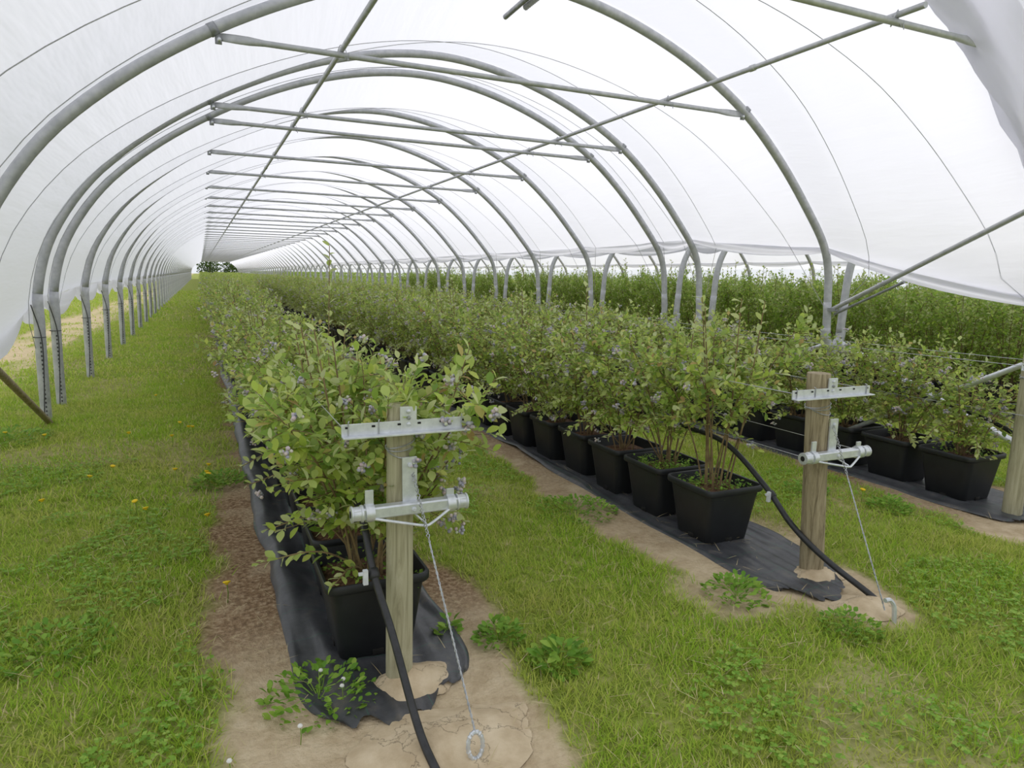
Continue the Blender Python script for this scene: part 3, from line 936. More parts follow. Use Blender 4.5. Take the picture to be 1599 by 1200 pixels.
def grow(rng, h=1.30, width=0.42, canes=8, leaves=1100, leafsize=0.047, tall=0, low=(), lean=(0, 0), berries=22, bare=0.18):
    """returns cane polylines, leaf arrays (P, D, N, L, young), berry centres; z is metres above pot base"""
    tubes = []; LP = []; LD = []; LN = []; LL = []; LY = []; BC = []
    twigs = []
    z0 = 0.28
    def leafy(p0, p1, n, size, young=False, droop=0.0):
        p0 = np.asarray(p0); p1 = np.asarray(p1)
        ax = p1 - p0; ln = np.linalg.norm(ax); ax = ax / (ln + 1e-9)
        s1 = np.cross(ax, [0.13, 0.31, 0.94]); s1 /= np.linalg.norm(s1) + 1e-9
        s2 = np.cross(ax, s1)
        for i in range(n):
            t = (i + 0.7 + rng.uniform(-0.3, 0.3)) / n
            q = i * 2.4 + rng.uniform(-0.4, 0.4)
            out = s1 * math.cos(q) + s2 * math.sin(q)
            d = ax * rng.uniform(0.35, 0.9) + out * rng.uniform(0.6, 1.0) + np.array([0, 0, rng.uniform(-0.25, 0.35)])
            nr = np.array([rng.uniform(-0.5, 0.5), rng.uniform(-0.5, 0.5), 1.0]) + ax * 0.25
            LP.append(p0 + ax * ln * t); LD.append(d); LN.append(nr)
            LL.append(size * rng.uniform(0.60, 1.12)); LY.append(young or (t > 0.7 and rng.random() < 0.5))
    for c in range(canes):
        q = 2 * math.pi * (c + rng.uniform(-0.3, 0.3)) / canes
        out = np.array([math.cos(q), math.sin(q), 0])
        hh = (h - z0) * rng.uniform(0.72, 1.0); sp = width * rng.uniform(0.35, 1.0)
        base = np.array([rng.uniform(-0.06, 0.06), rng.uniform(-0.06, 0.06), z0]) + out * 0.04
        ln = np.array([lean[0], lean[1], 0])
        p = [base,
             base + out * sp * 0.22 + np.array([0, 0, hh * 0.35]) + ln * 0.2,
             base + out * sp * 0.60 + np.array([0, 0, hh * 0.72]) + ln * 0.6,
             base + out * sp * 1.0 + np.array([0, 0, hh * rng.uniform(0.86, 1.0)]) + ln]
        p = catmull(p, 4)
        tubes.append((p, np.linspace(0.0062, 0.0026, len(p))))
        for i in range(len(p)):
            t = i / (len(p) - 1)
            if t < bare + 0.08: continue
            for rep in range(3 if rng.random() < 0.55 else 2):
                qq = rng.uniform(0, 2 * math.pi)
                dr = np.array([math.cos(qq), math.sin(qq), rng.uniform(-0.45, 0.70)]) * 0.8 + out * rng.uniform(0, 0.7)
                dr /= np.linalg.norm(dr)
                tl = rng.uniform(0.10, 0.27) * (0.75 + 0.4 * (1 - t))
                twigs.append((p[i], p[i] + dr * tl))
        twigs.append((p[-1], p[-1] + (p[-1] - p[-2]) / (np.linalg.norm(p[-1] - p[-2]) + 1e-9) * 0.16))
    for s in range(tall):
        q = rng.uniform(0, 2 * math.pi)
        b = np.array([0.08 * math.cos(q), 0.08 * math.sin(q), z0])
        e = np.array([0.22 * math.cos(q) + lean[0], 0.22 * math.sin(q) + lean[1], h + rng.uniform(0.05, 0.22)])
        p = catmull([b, b * 0.6 + e * 0.4 + np.array([0.02, 0, 0]), e], 6)
        tubes.append((p, np.linspace(0.007, 0.003, len(p))))
        leafy(p[len(p) // 2], e, 22, leafsize * 1.15, True)
    for (e, mid, nlf) in low:
        b = np.array([0, 0, z0 + 0.02]); e = np.array(e); mid = np.array(mid)
        p = catmull([b, mid, e], 6)
        tubes.append((p, np.linspace(0.005, 0.002, len(p))))
        leafy(p[4], p[8], nlf // 2, leafsize, False); leafy(p[8], e, nlf // 2, leafsize, True)
        if e[0] > 0.25: BC.append(p[8] + np.array([0.02, -0.03, -0.06])); BC.append(p[10] + np.array([0.03, -0.03, -0.09]))
    per = max(4, int(round(leaves / max(1, len(twigs)))))
    for p0, p1 in twigs:
        mid = (p0 + p1) / 2 + rng.normal(size=3) * 0.012
        tubes.append((np.array([p0, mid, p1]), np.array([0.0024, 0.0018, 0.0011])))
        leafy(p0, p1, per, leafsize)
    idx = rng.permutation(len(twigs))[:int(berries * 1.6)]
    for i in idx:
        p0, p1 = twigs[i]
        BC.append(p0 + (p1 - p0) * rng.uniform(0.85, 1.2) + np.array([0, 0, 0.004]))
    return tubes, (np.array(LP), np.array(LD), np.array(LN), np.array(LL), np.array(LY)), BC

def stems_mesh(tubes, n=5, name='stems'):
    mb = MB()
    for p, r in tubes: mb.tube(p, r, n if r[0] > 0.003 else 3, cap=False)
    return mb.mesh(name, M['bark'])

def foliage_mesh(L, tpl, sel=None, name='foliage', mats=('leaf', 'young'), scale=1.0):
    P, D, Nn, S, Y = L
    if sel is not None: P, D, Nn, S, Y = P[sel], D[sel], Nn[sel], S[sel], Y[sel]
    d, s, n = frames(D, Nn)
    V, F = spread(tpl, P, d, s, n, S * scale)
    me = np_mesh(name, V, F, M[mats[0]])
    me.materials.append(M[mats[1]])
    mi = []
    for key in ('Q', 'T'):
        if len(tpl[key]): mi.append(np.repeat(Y.astype(np.int32), len(tpl[key])))
    me.polygons.foreach_set('material_index', np.concatenate(mi))
    return me

CAMP = np.array([0, 0, CAM_H])
# shared single leaves for the bushes whose leaves can be told apart
LEAF_SHARED = {}
for key in ('leaf', 'young'):
    LEAF_SHARED[key] = []
    for v in range(3):
        Vv = LEAF_HI['V'].copy()
        Vv[:, 2] *= (0.6, 1.3, 1.0)[v]; Vv[:, 2] -= (0.0, 0.10, -0.08)[v] * Vv[:, 0] ** 2; Vv[:, 1] *= (1.0, 1.12, 0.9)[v]
        me = np_mesh('leaf', Vv, [LEAF_HI['Q'], LEAF_HI['T']], M[key])
        LEAF_SHARED[key].append(me)
_r = np.random.default_rng(3)
CLUSTERS = [berries_mesh([np.zeros(3)], _r, 'berry_cluster', 10, 17) for _ in range(5)]
mb_v = []
def weeds_mesh(seed, n=70, r=0.17, h=0.07):
    g = np.random.default_rng(seed)
    P = np.stack([g.uniform(-r, r, n), g.uniform(-r, r, n), np.full(n, 0.285)], -1)
    P = np.repeat(P, 5, 0); k = len(P)
    P[:, 2] += g.uniform(0, h, k); P[:, :2] += g.normal(0, 0.012, (k, 2))
    q = g.uniform(0, 6.283, k)
    D = np.stack([np.cos(q), np.sin(q), g.uniform(-0.1, 0.9, k)], -1)
    Nn = np.stack([g.normal(0, .3, k), g.normal(0, .3, k), np.ones(k)], -1)
    d, s, nn = frames(D, Nn)
    V, F = spread(LEAF_LO, P, d, s, nn, g.uniform(0.012, 0.03, k))
    return np_mesh('pot_weeds', V, F, M['weed'])

def potted(loc, label, group):
    t = empty('potted_blueberry', loc)
    tag(t, label, 'potted bush', group)
    link('pot', POT, t)
    link('potting_mulch', SOIL, t)
    return t

def hero(loc, label, group, seed, weeds=0, **kw):
    rng = np.random.default_rng(seed)
    t = potted(loc, label, group)
    link('drain_notch', HOLE, t)
    tubes, L, BC = grow(rng, **kw)
    link('stems', stems_mesh(tubes, 7), t)
    P, D, Nn, S, Y = L
    Wp = P + np.array(loc)
    dist = np.linalg.norm(Wp - CAMP, axis=1)
    order = np.argsort(dist - S * 6 - 0.25 * Y)
    top = order[:300]; rest = order[300:]
    if len(rest):
        o = link('foliage', foliage_mesh(L, LEAF_HI, rest), t); o['kind'] = 'stuff'
    d, s, n = frames(D, Nn)
    for i in top:
        me = LEAF_SHARED['young' if Y[i] else 'leaf'][i % 3]
        o = link('leaf', me, t)
        o.matrix_local = Matrix(((d[i][0] * S[i], s[i][0] * S[i], n[i][0] * S[i], P[i][0]), (d[i][1] * S[i], s[i][1] * S[i], n[i][1] * S[i], P[i][1]), (d[i][2] * S[i], s[i][2] * S[i], n[i][2] * S[i], P[i][2]), (0, 0, 0, 1)))
    for j, c in enumerate(BC):
        o = link('berry_cluster', CLUSTERS[j % 5], t, tuple(c))
        o.rotation_euler = (rng.uniform(0, 6), rng.uniform(0, 6), rng.uniform(0, 6))
    if weeds:
        o = link('pot_weeds', weeds_mesh(seed, weeds), t); o['kind'] = 'stuff'
    return t

GR = {'A': 'potted bushes in the row beside the grass path', 'B': 'potted bushes in the middle row', 'C': 'potted bushes in the right-hand row', 'D': 'potted bushes in the first row beyond the forked posts', 'E': 'potted bushes in the second row beyond the forked posts', 'F': 'potted bushes in the third row beyond the forked posts'}
LB = {'A': 'potted blueberry bush deep in the row beside the wide grass path',
      'B': 'potted blueberry bush further along the middle row',
      'C': 'potted blueberry bush further along the right-hand row by the forked posts',
      'D': 'tall green potted bush without berries in first row beyond forked posts',
      'E': 'tall green potted bush in second row beyond the forked posts',
      'F': 'tall green potted bush in third row beyond the forked posts'}
ORD = ['first', 'second', 'third', 'fourth', 'fifth', 'sixth', 'seventh', 'eighth', 'ninth', 'tenth', 'eleventh', 'twelfth']
POSTN = {'A': 'smooth pale wooden post', 'B': 'grainy brown wooden post', 'C': 'end post of the right-hand row'}
def bush_label(k, i):
    if k in POSTN and i < 12: return '%s potted blueberry bush along the row behind the %s' % (ORD[i], POSTN[k])
    return LB[k]
PITCH = 0.505
def place(k, i):
    g = np.random.default_rng(ord(k) * 1000 + i)
    return (ROWS[k] + g.uniform(-0.02, 0.02), FIRST[k] + PITCH * i, 0.012)

HERO = {
 ('A', 0): dict(label='potted blueberry bush standing right behind the smooth pale wooden post', seed=21, weeds=45, h=1.20, width=0.46, canes=10, leaves=2650, leafsize=0.059, tall=2, lean=(0.0, 0.0), berries=26,
                low=[((-0.46, -0.06, 0.44), (-0.22, -0.10, 0.47), 20), ((-0.40, 0.10, 0.52), (-0.2, 0.03, 0.56), 18), ((-0.20, -0.25, 0.38), (-0.1, -0.14, 0.40), 12), ((0.36, -0.16, 1.02), (0.2, -0.1, 0.7), 26), ((0.42, -0.10, 1.28), (0.26, -0.06, 0.8), 28), ((0.36, -0.2, 0.55), (0.24, -0.12, 0.66), 16), ((0.40, -0.12, 0.84), (0.22, -0.08, 0.62), 24), ((0.30, -0.22, 0.68), (0.2, -0.12, 0.56), 18), ((0.46, 0.05, 0.98), (0.25, 0.0, 0.7), 26), ((0.34, -0.24, 0.92), (0.2, -0.14, 0.66), 24)]),
 ('A', 1): dict(label='second potted blueberry bush behind the smooth pale wooden post, leaning over path edge', seed=22, h=1.17, width=0.48, canes=9, leaves=2300, leafsize=0.055, tall=1, berries=28, low=[((-0.48, 0.0, 0.60), (-0.25, 0.0, 0.62), 18)]),
 ('A', 2): dict(label='third potted blueberry bush behind the smooth pale wooden post', seed=23, h=1.15, width=0.48, canes=9, leaves=2300, leafsize=0.055, tall=1, berries=28, low=[((0.03, 0.15, 1.74), (0.0, 0.08, 1.0), 28), ((-0.5, 0.0, 0.55), (-0.25, 0.0, 0.62), 24)]),
 ('A', 3): dict(label='fourth potted blueberry bush behind the smooth pale wooden post', seed=24, h=1.12, width=0.50, canes=9, leaves=2300, leafsize=0.055, tall=1, berries=28),
 ('B', 0): dict(label='potted blueberry bush with bare lower canes and weedy pot, first behind grainy post', seed=31, weeds=110, h=1.34, width=0.36, canes=7, leaves=1575, leafsize=0.054, tall=4, berries=12, bare=0.40),
 ('B', 1): dict(label='potted blueberry bush with weed-covered pot, second behind the grainy brown post', seed=32, weeds=150, h=1.22, width=0.44, canes=8, leaves=1750, leafsize=0.050, tall=1, berries=20, bare=0.30, low=[((-0.42, 0.1, 0.52), (-0.24, 0.05, 0.62), 26), ((-0.4, -0.2, 0.62), (-0.2, -0.1, 0.66), 26)]),
 ('B', 2): dict(label='potted blueberry bush, third behind the grainy brown post', seed=33, h=1.2, width=0.46, canes=8, leaves=1837, leafsize=0.050, tall=0, berries=24, bare=0.22, low=[((-0.46, 0.1, 0.45), (-0.26, 0.05, 0.56), 28), ((-0.44, -0.2, 0.56), (-0.2, -0.1, 0.62), 28), ((0.4, -0.2, 0.56), (0.2, -0.1, 0.62), 28)]),
 ('C', 0): dict(label='potted blueberry bush in end pot of the right-hand row', seed=41, weeds=40, h=0.98, width=0.42, canes=9, leaves=1400, leafsize=0.050, tall=0, berries=16, bare=0.10, low=[((-0.46, 0.0, 0.46), (-0.26, 0.0, 0.56), 28), ((0.44, -0.15, 0.52), (0.2, -0.1, 0.6), 28), ((-0.3, -0.3, 0.40), (-0.2, -0.2, 0.52), 26), ((0.1, 0.4, 0.6), (0.0, 0.2, 0.62), 28)]),
}
for (k, i), kw in HERO.items():
    kw = dict(kw); lab = kw.pop('label'); sd = kw.pop('seed')
    hero(place(k, i), lab, GR[k], sd, **kw)

def droop(g, n):
    out = []
    for j in range(n):
        q = 6.283 * (j + g.uniform(-0.3, 0.3)) / n; r = g.uniform(0.34, 0.52)
        e = np.array([r * math.cos(q), r * math.sin(q), g.uniform(0.40, 0.66)])
        out.append((e, (e[0] * 0.55, e[1] * 0.55, e[2] + g.uniform(0.02, 0.12)), int(g.integers(24, 36))))
    return out
VAR = []
for v in range(8):
    g = np.random.default_rng(100 + v)
    tubes, L, BC = grow(g, h=1.24 + 0.04 * (v % 3), width=0.48, canes=9, leaves=1837, leafsize=0.052, tall=(0, 1, 0, 2, 0, 1, 0, 0)[v], berries=30, bare=0.12, low=droop(g, 7))
    VAR.append((stems_mesh(tubes, 4), foliage_mesh(L, LEAF_LO), berries_mesh(BC, g, 'berries', 6, 11)))
VARD = []
for v in range(4):
    g = np.random.default_rng(200 + v)
    tubes, L, BC = grow(g, h=1.58, width=0.55, canes=10, leaves=2300, leafsize=0.060, tall=2, berries=4, bare=0.08, low=droop(g, 6))
    VARD.append((stems_mesh(tubes, 4), foliage_mesh(L, LEAF_LO, mats=('leaf_green', 'young')), None))

cands = []
for k in ROWS:
    for i in range(0, 300):
        if (k, i) in HERO: continue
        p = place(k, i)
        if p[1] > TUN_END - 1: break
        dep = p[0] * AX_F[0] + p[1] * AX_F[1]
        lat = (p[0] * AX_R[0] + p[1] * AX_R[1]) / dep * FPX
        if lat > 900: continue                       # outside the frame
        pen = {'E': 9, 'F': 14}.get(k, 0)
        cands.append((dep + pen, k, i, p))
cands.sort(key=lambda c: c[0])
ind = cands[:300 - len(HERO)]
far = cands[300 - len(HERO):]
HSC = {'A': 0.90, 'B': 0.98, 'C': 0.9, 'D': 1.0, 'E': 1.0, 'F': 1.0}
for dep, k, i, p in ind:
    g = np.random.default_rng(ord(k) * 7919 + i)
    t = potted(p, bush_label(k, i), GR[k])
    tab = VAR if k in 'ABC' else VARD
    st, fo, be = tab[int(g.integers(len(tab)))]
    rz = g.uniform(0, 6.283)
    hs = HSC[k] * g.uniform(0.88, 1.10) * (1.0 + 0.10 * ss(6, 14, p[1]))
    for nm, me in (('stems', st), ('foliage', fo), ('berries', be)):
        if me is None: continue
        o = link(nm, me, t)
        o.rotation_euler = (0, 0, rz); o.scale = (g.uniform(0.92, 1.05), g.uniform(0.92, 1.05), float(hs))
        if nm != 'stems': o['kind'] = 'stuff'
# everything farther down the rows: one mass of foliage
V_ = []; T_ = []; n_ = 0; MI = []
for dep, k, i, p in far:
    g = np.random.default_rng(ord(k) * 31 + i)
    nl = 110 if dep < 50 else (60 if dep < 90 else 36)
    sc = 0.085 if dep < 50 else (0.12 if dep < 90 else 0.17)
    hgt = 1.36 if k in 'ABC' else 1.66
    P = np.stack([p[0] + g.normal(0, 0.24, nl), p[1] + g.uniform(-0.3, 0.3, nl), 0.35 + (hgt - 0.35) * g.random(nl) ** 0.75], -1)
    q = g.uniform(0, 6.283, nl)
    D = np.stack([np.cos(q), np.sin(q), g.uniform(-0.3, 0.9, nl)], -1)
    Nn = np.stack([g.normal(0, .5, nl), g.normal(0, .5, nl), np.ones(nl)], -1)
    d, s, nn = frames(D, Nn)
    V, F = spread(LEAF_FAR, P, d, s, nn, sc * g.uniform(0.7, 1.3, nl))
    V_.append(V); T_.append(F[0] + n_); n_ += len(V)
    MI.append(np.full(len(F[0]), 0 if k in 'ABC' else 1, np.int32))
if V_:
    me = np_mesh('distant_bushes', np.vstack(V_), [np.vstack(T_)], M['leaf'])
    me.materials.append(M['leaf_green'])
    me.polygons.foreach_set('material_index', np.concatenate(MI))
    o = link('distant_bushes', me)
    tag(o, 'distant mass of blueberry foliage at the far end of the tunnel rows', 'bushes', None, 'stuff')

# ------------------------------------------------------------------ end posts with their brackets
def post(base, top, r, wood, bar_c, bar_len, tube_c, tube_len, plate_dx, label, lower=True, cuthat=False):
    bx_, by_ = base
    t = empty('wooden_post', (bx_, by_, 0)); tag(t, label, 'post', 'wooden end posts of the pot rows')
    mb = MB(); rings = []
    H = top[2]
    g = np.random.default_rng(int(bx_ * 100))
    for z in np.linspace(-0.25, H, 22):
        f = max(0, z) / H
        cx, cy = (top[0] - bx_) * f, (top[1] - by_) * f
        a = np.arange(26) * 2 * math.pi / 26
        rr = r * (1.04 - 0.06 * f) * (1 + 0.05 * (fbm(np.cos(a) * 1.5 + 5, np.sin(a) * 1.5 + z * 1.2, 2) - 0.5))
        rings.append(np.stack([cx + rr * np.cos(a), cy + rr * np.sin(a), np.full(26, z)], -1))
    last = np.array(rings[-1]); cc = last.mean(0)
    rings.append(cc + (last - cc) * 0.95 + np.array([0, 0, 0.004]))
    mb.loft(rings)
    mb.build('timber', M[wood], t)
    def fx(z): return (top[0] - bx_) * z / H, (top[1] - by_) * z / H
    # upper angle bar
    zb = bar_c[1]; ax_, ay_ = fx(zb); yb = ay_ - r - 0.006
    mb = MB()
    cx = bar_c[0] - bx_
    mb.box((cx, yb, zb), (bar_len, 0.006, 0.044))
    mb.box((cx, yb - 0.018, zb - 0.023), (bar_len, 0.04, 0.006))
    mb.box((ax_ + plate_dx * 0.7, yb - 0.001, zb + 0.026), (0.062, 0.007, 0.095))
    bar = mb.build('angle_bar', M['bright_steel'], t, smooth=False)
    for dz in (0.056, 0.032, 0.008):
        b_ = MB(); b_.lathe([(0.008, 0.0), (0.008, -0.006), (0.005, -0.008)], (ax_ + plate_dx * 0.7, yb - 0.004, zb + dz), 'y', 8); b_.build('bolt', M['bright_steel'] if dz != 0.032 else M['dark_steel'], bar)
    for f in (-0.46, -0.26, -0.06, 0.10, 0.28, 0.46):
        b_ = MB(); b_.box((cx + f * bar_len, yb - 0.004, zb + 0.010), (0.012, 0.004, 0.007)); b_.build('slot', M['hole'], bar)
    for f in (-0.45, -0.22, 0.45):
        b_ = MB(); b_.tube([(cx + f * bar_len, yb - 0.006, zb - 0.03), (cx + f * bar_len, yb - 0.006, zb + 0.028), (cx + f * bar_len + 0.006, yb + 0.01, zb + 0.03)], 0.0025, 5); b_.build('wire_loop', M['wire'], bar)
    # binding wire turned round the post
    w = MB()
    for kk in range(3):
        z = zb - 0.075 - 0.010 * kk; ox, oy = fx(z)
        q = np.linspace(0, 2 * math.pi, 24)
        w.tube(np.stack([ox + (r + 0.004) * np.cos(q), oy + (r + 0.004) * np.sin(q), z + 0.014 * np.cos(q + kk) - 0.02 * (np.sin(q) < 0) * kk * np.abs(np.sin(q))], -1), 0.0022, 5, cap=False)
    w.build('binding_wire', M['wire'], t)
    # lower square tube with end caps, support rod and plate
    zt = tube_c[1]; ax_, ay_ = fx(zt); yt = ay_ - r - 0.028; cx = tube_c[0] - bx_
    mb = MB(); mb.box((cx, yt, zt), (tube_len, 0.044, 0.044))
    mb.box((ax_ + plate_dx, yt + 0.020, zt + 0.095), (0.056, 0.008, 0.19))
    sp = mb.build('spreader_tube', M['bright_steel'], t, smooth=False)
    for sg in (-1, 1):
        e = MB()
        prof = [(0.020, 0), (0.032, 0.0), (0.032, 0.006), (0.027, 0.010), (0.027, 0.035), (0.031, 0.037), (0.031, 0.043), (0.022, 0.044)]
        if sg < 0: prof = [(a_, -h_) for a_, h_ in prof[::-1]]
        e.lathe([(a_, h_ + sg * (tube_len / 2 - 0.036)) for a_, h_ in prof] if sg > 0 else [(a_, h_ - (tube_len / 2 - 0.036)) for a_, h_ in prof], (cx, yt, zt), 'x', 18)
        e.build('end_cap', M['bright_steel'], sp)
        h_ = MB(); h_.lathe([(0.014, sg * (tube_len / 2 + 0.0085)), (0.013, sg * (tube_len / 2 + 0.0095))], (cx, yt, zt), 'x', 14); h_.build('cap_hole', M['hole'], sp)
    for sg in (-1, 1):
        c_ = MB(); xx = cx + sg * tube_len * 0.36
        c_.lathe([(0.033, -0.016), (0.034, -0.010), (0.034, 0.010), (0.033, 0.016)], (xx, yt, zt), 'x', 16)
        c_.box((xx, yt, zt + (0.055 if sg < 0 else 0.042)), (0.03, 0.008, 0.06 if sg < 0 else 0.03))
        c_.build('pipe_clamp', M['bright_steel'], sp)
    v = MB()
    v.tube(catmull([(cx - tube_len * 0.34, yt - 0.02, zt - 0.018), (cx - 0.02, yt - 0.045, zt - 0.045), (cx + 0.04, yt - 0.055, zt - 0.056), (cx + 0.07, yt - 0.05, zt - 0.050), (cx + tube_len * 0.36, yt - 0.02, zt - 0.012)], 5), 0.0055, 8)
    v.tube([(cx + 0.045, yt - 0.05, zt - 0.052), (cx + 0.01, yt, zt - 0.02)], 0.004, 6)
    v.build('support_rod', M['bright_steel'], sp)
    for xx, dz in ((ax_ + plate_dx, 0.16), (ax_ + plate_dx + 0.005, 0.0)):
        b_ = MB(); b_.lathe([(0.009, 0.0), (0.009, -0.006), (0.006, -0.009)], (xx, yt + (0.016 if dz else -0.022), zt + dz), 'y', 8); b_.build('bolt', M['white_plastic'], sp)
    return t
post((0.648, 2.45), (0.660, 2.45, 1.115), 0.051, 'wood_grey', (0.668, 1.047), 0.475, (0.676, 0.740), 0.43, 0.022, 'smooth pale wooden post with zinc brackets ending the row beside the grass path')
post((3.022, 2.56), (2.945, 2.56, 1.125), 0.060, 'wood_brown', (2.975, 1.035), 0.56, (3.02, 0.700), 0.46, 0.035, 'grainy brown wooden post with zinc brackets ending the middle row')
post((5.135, 2.72), (5.14, 2.72, 1.16), 0.058, 'wood_grey', (5.14, 1.075), 0.48, (5.25, 0.735), 0.46, 0.0, 'wooden post with zinc brackets ending the right-hand row')

# guy wires with looped ground anchors
def guy(p0, p1, eye_label, hook):
    t = empty('guy_wire', p1); tag(t, eye_label, 'wire')
    d = np.array(p0) - np.array(p1)
    mb = MB()
    s = np.linspace(0, 1, 80)
    for ph in (0, math.pi):
        base = s[:, None] * d[None]
        rad = 0.0028 + 0.004 * (s > 0.72)
        mb.tube(base + np.stack([rad * np.cos(s * 150 + ph), rad * np.sin(s * 150 + ph), 0 * s], -1), 0.0022, 5)
    mb.build('twisted_wire', M['wire'], t)
    e = MB()
    if hook:
        path = catmull([(-0.005, 0.0, 0.05), (0.03, 0.0, 0.045), (0.05, -0.01, 0.01), (0.05, -0.02, -0.08)], 6)
        e.tube(path, 0.011, 8)
    else:
        q = np.linspace(0, 2 * math.pi, 40)
        path = np.stack([0.026 * np.sin(q), 0.006 * np.cos(q), 0.045 * np.cos(q) - 0.042], -1)
        rr = 0.0075 + 0.0015 * np.sin(q * 22)
        e.tube(path, rr, 8)
    e.build('anchor_loop', M['bright_steel'], t)
guy((0.690, 2.392, 0.87), (0.757, 1.895, 0.105), 'twisted guy wire with oval anchor loop staying the smooth pale post', False)
guy((3.00, 2.49, 0.86), (2.90, 2.02, 0.06), 'twisted guy wire with hooked anchor staying the grainy brown post', True)

# black irrigation pipes
def pipe(pts, r, label, clip=None, drips=()):
    t = empty('irrigation_pipe', pts[-1]); tag(t, label, 'pipe')
    o = np.array(pts[-1])
    P = np.vstack([[pts[0]], catmull(np.array(pts[1:]), 8)]) - o
    mb = MB(); mb.tube(P, r, 12); mb.build('pipe', M['pipe'], t)
    if clip is not None:
        c = np.array(clip) - o
        i = int(np.argmin(np.linalg.norm(P - c, axis=1)))
        d = P[i + 1] - P[i - 1]; d /= np.linalg.norm(d)
        cl = MB(); cl.tube([P[i] - d * 0.02, P[i] - d * 0.014, P[i] + d * 0.014, P[i] + d * 0.02], [r + .002, r + .007, r + .007, r + .002], 12); cl.build('collar', M['pipe'], t)
        cl = MB(); cl.box(P[i] + np.array([-0.034, -0.012, -0.004]), (0.018, 0.016, 0.06)); cl.box(P[i] + np.array([-0.045, -0.014, 0.012]), (0.03, 0.010, 0.012)); cl.build('tap_clip', M['white_plastic'], t)
    for y in drips:
        k = np.array([pts[1][0], y, pts[1][2]]) - o
        dd = MB(); dd.tube(catmull([k, k + (0.03, 0.02, -0.08), k + (0.05, 0.03, -0.18), k + (0.02, 0.03, -0.32)], 5), 0.003, 5); dd.build('drip_tube', M['pipe'], t)
pipe([(0.53, 40, 0.70), (0.53, 3.1, 0.70), (0.53, 2.80, 0.71), (0.533, 2.56, 0.66), (0.545, 2.42, 0.48), (0.575, 2.27, 0.31), (0.600, 2.02, 0.085), (0.622, 1.85, 0.01), (0.64, 1.70, -0.06)], 0.0145, 'black irrigation pipe slanting past the smooth pale post into the clay', (0.545, 2.42, 0.48))
pipe([(2.95, 40, 0.62), (2.95, 4.2, 0.62), (2.95, 3.69, 0.615), (2.95, 3.24, 0.598), (2.925, 2.86, 0.435), (2.915, 2.62, 0.27), (2.965, 2.42, 0.14), (3.05, 2.20, 0.02), (3.09, 2.12, -0.05)], 0.0165, 'black irrigation pipe arching from the middle row past the grainy brown post', (2.945, 2.80, 0.40), (3.3, 3.8))
pipe([(5.34, 40, 0.70), (5.34, 4.2, 0.70), (5.34, 3.63, 0.69), (5.34, 3.2, 0.63), (5.34, 2.79, 0.48), (5.34, 2.3, 0.02), (5.34, 2.2, -0.05)], 0.0165, 'black irrigation pipe sloping down past the end of the right-hand row', None, (3.3, 3.7))

# trellis wires
def wirerun(x, y0, z, y1, label):
    o = empty('trellis_wire', (x, y0, z)); tag(o, label, 'wire', 'trellis wires along the rows')
    mb = MB(); n = 40
    s = np.linspace(0, 1, n)
    mb.tube(np.stack([0.01 * np.sin(s * 20), s * (y1 - y0), -0.015 * np.abs(np.sin(s * 25))], -1), 0.0022, 4)
    mb.build('wire', M['wire'], o)
for k, bx_, z, y0 in (('A', (0.445, 0.895), 1.045, 2.40), ('B', (2.71, 3.24), 1.04, 2.50), ('C', (4.92, 5.37), 1.08, 2.66)):
    nm = {'A': 'row beside the grass path', 'B': 'middle row', 'C': 'right-hand row'}[k]
    for x in bx_:
        wirerun(x, y0, z, 45, 'upper trellis wire stretched from the zinc bar along the ' + nm)
for k, bx_, z, y0 in (('B', (2.81, 3.23), 0.70, 2.49), ('C', (5.03, 5.46), 0.735, 2.64)):
    nm = {'B': 'middle row', 'C': 'right-hand row'}[k]
    for x in bx_:
        wirerun(x, y0, z, 45, 'lower trellis wire stretched from the square tube along the ' + nm)

# ------------------------------------------------------------------ grass, clover, flowers
def sample_lawn(n, ylo, yhi, xlo, xhi, rng, power=1.0):
    X = rng.uniform(xlo, xhi, n); Y = rng.uniform(ylo, yhi, n)
    dep = X * AX_F.x + Y * AX_F.y + 0.25
    lat = (X * AX_R.x + Y * AX_R.y) / np.maximum(dep, 0.1) * FPX
    ok = (dep > 0.9) & (np.abs(lat) < 1150)
    X, Y = X[ok], Y[ok]
    g, _ = cover(X, Y)
    keep = rng.random(len(X)) < g ** power
    return X[keep], Y[keep]

def grass_object(name, label, zones, rng):
    Vs = []; Qs = []; Ts = []; n = 0
    for (cnt, ylo, yhi, xlo, xhi, ln, wd) in zones:
        X, Y = sample_lawn(cnt, ylo, yhi, xlo, xhi, rng, 1.4)
        k = len(X)
        tuft = fbm(X * 3.3 + 5, Y * 3.3, 3)
        q = rng.uniform(0, 6.283, k)
        up = rng.uniform(0.35, 1.6, k)
        D = np.stack([np.cos(q), np.sin(q), up], -1)
        Nn = np.stack([-np.cos(q) * 0.5, -np.sin(q) * 0.5, np.ones(k)], -1) + rng.normal(0, .2, (k, 3))
        d, s, nn = frames(D, Nn)
        L = ln * rng.uniform(0.55, 1.2, k) * (0.45 + 1.1 * tuft)
        V, F = spread(BLADE, np.stack([X, Y, zg(X, Y) - 0.003], -1), d, s, nn, L, np.full(k, wd) * rng.uniform(0.7, 1.3, k))
        Vs.append(V); Qs.append(F[0] + n); Ts.append(F[1] + n); n += len(V)
    me = np_mesh(name, np.vstack(Vs), [np.vstack(Qs), np.vstack(Ts)], M['grass'])
    o = link(name, me); tag(o, label, 'grass', None, 'stuff')
g = np.random.default_rng(77)
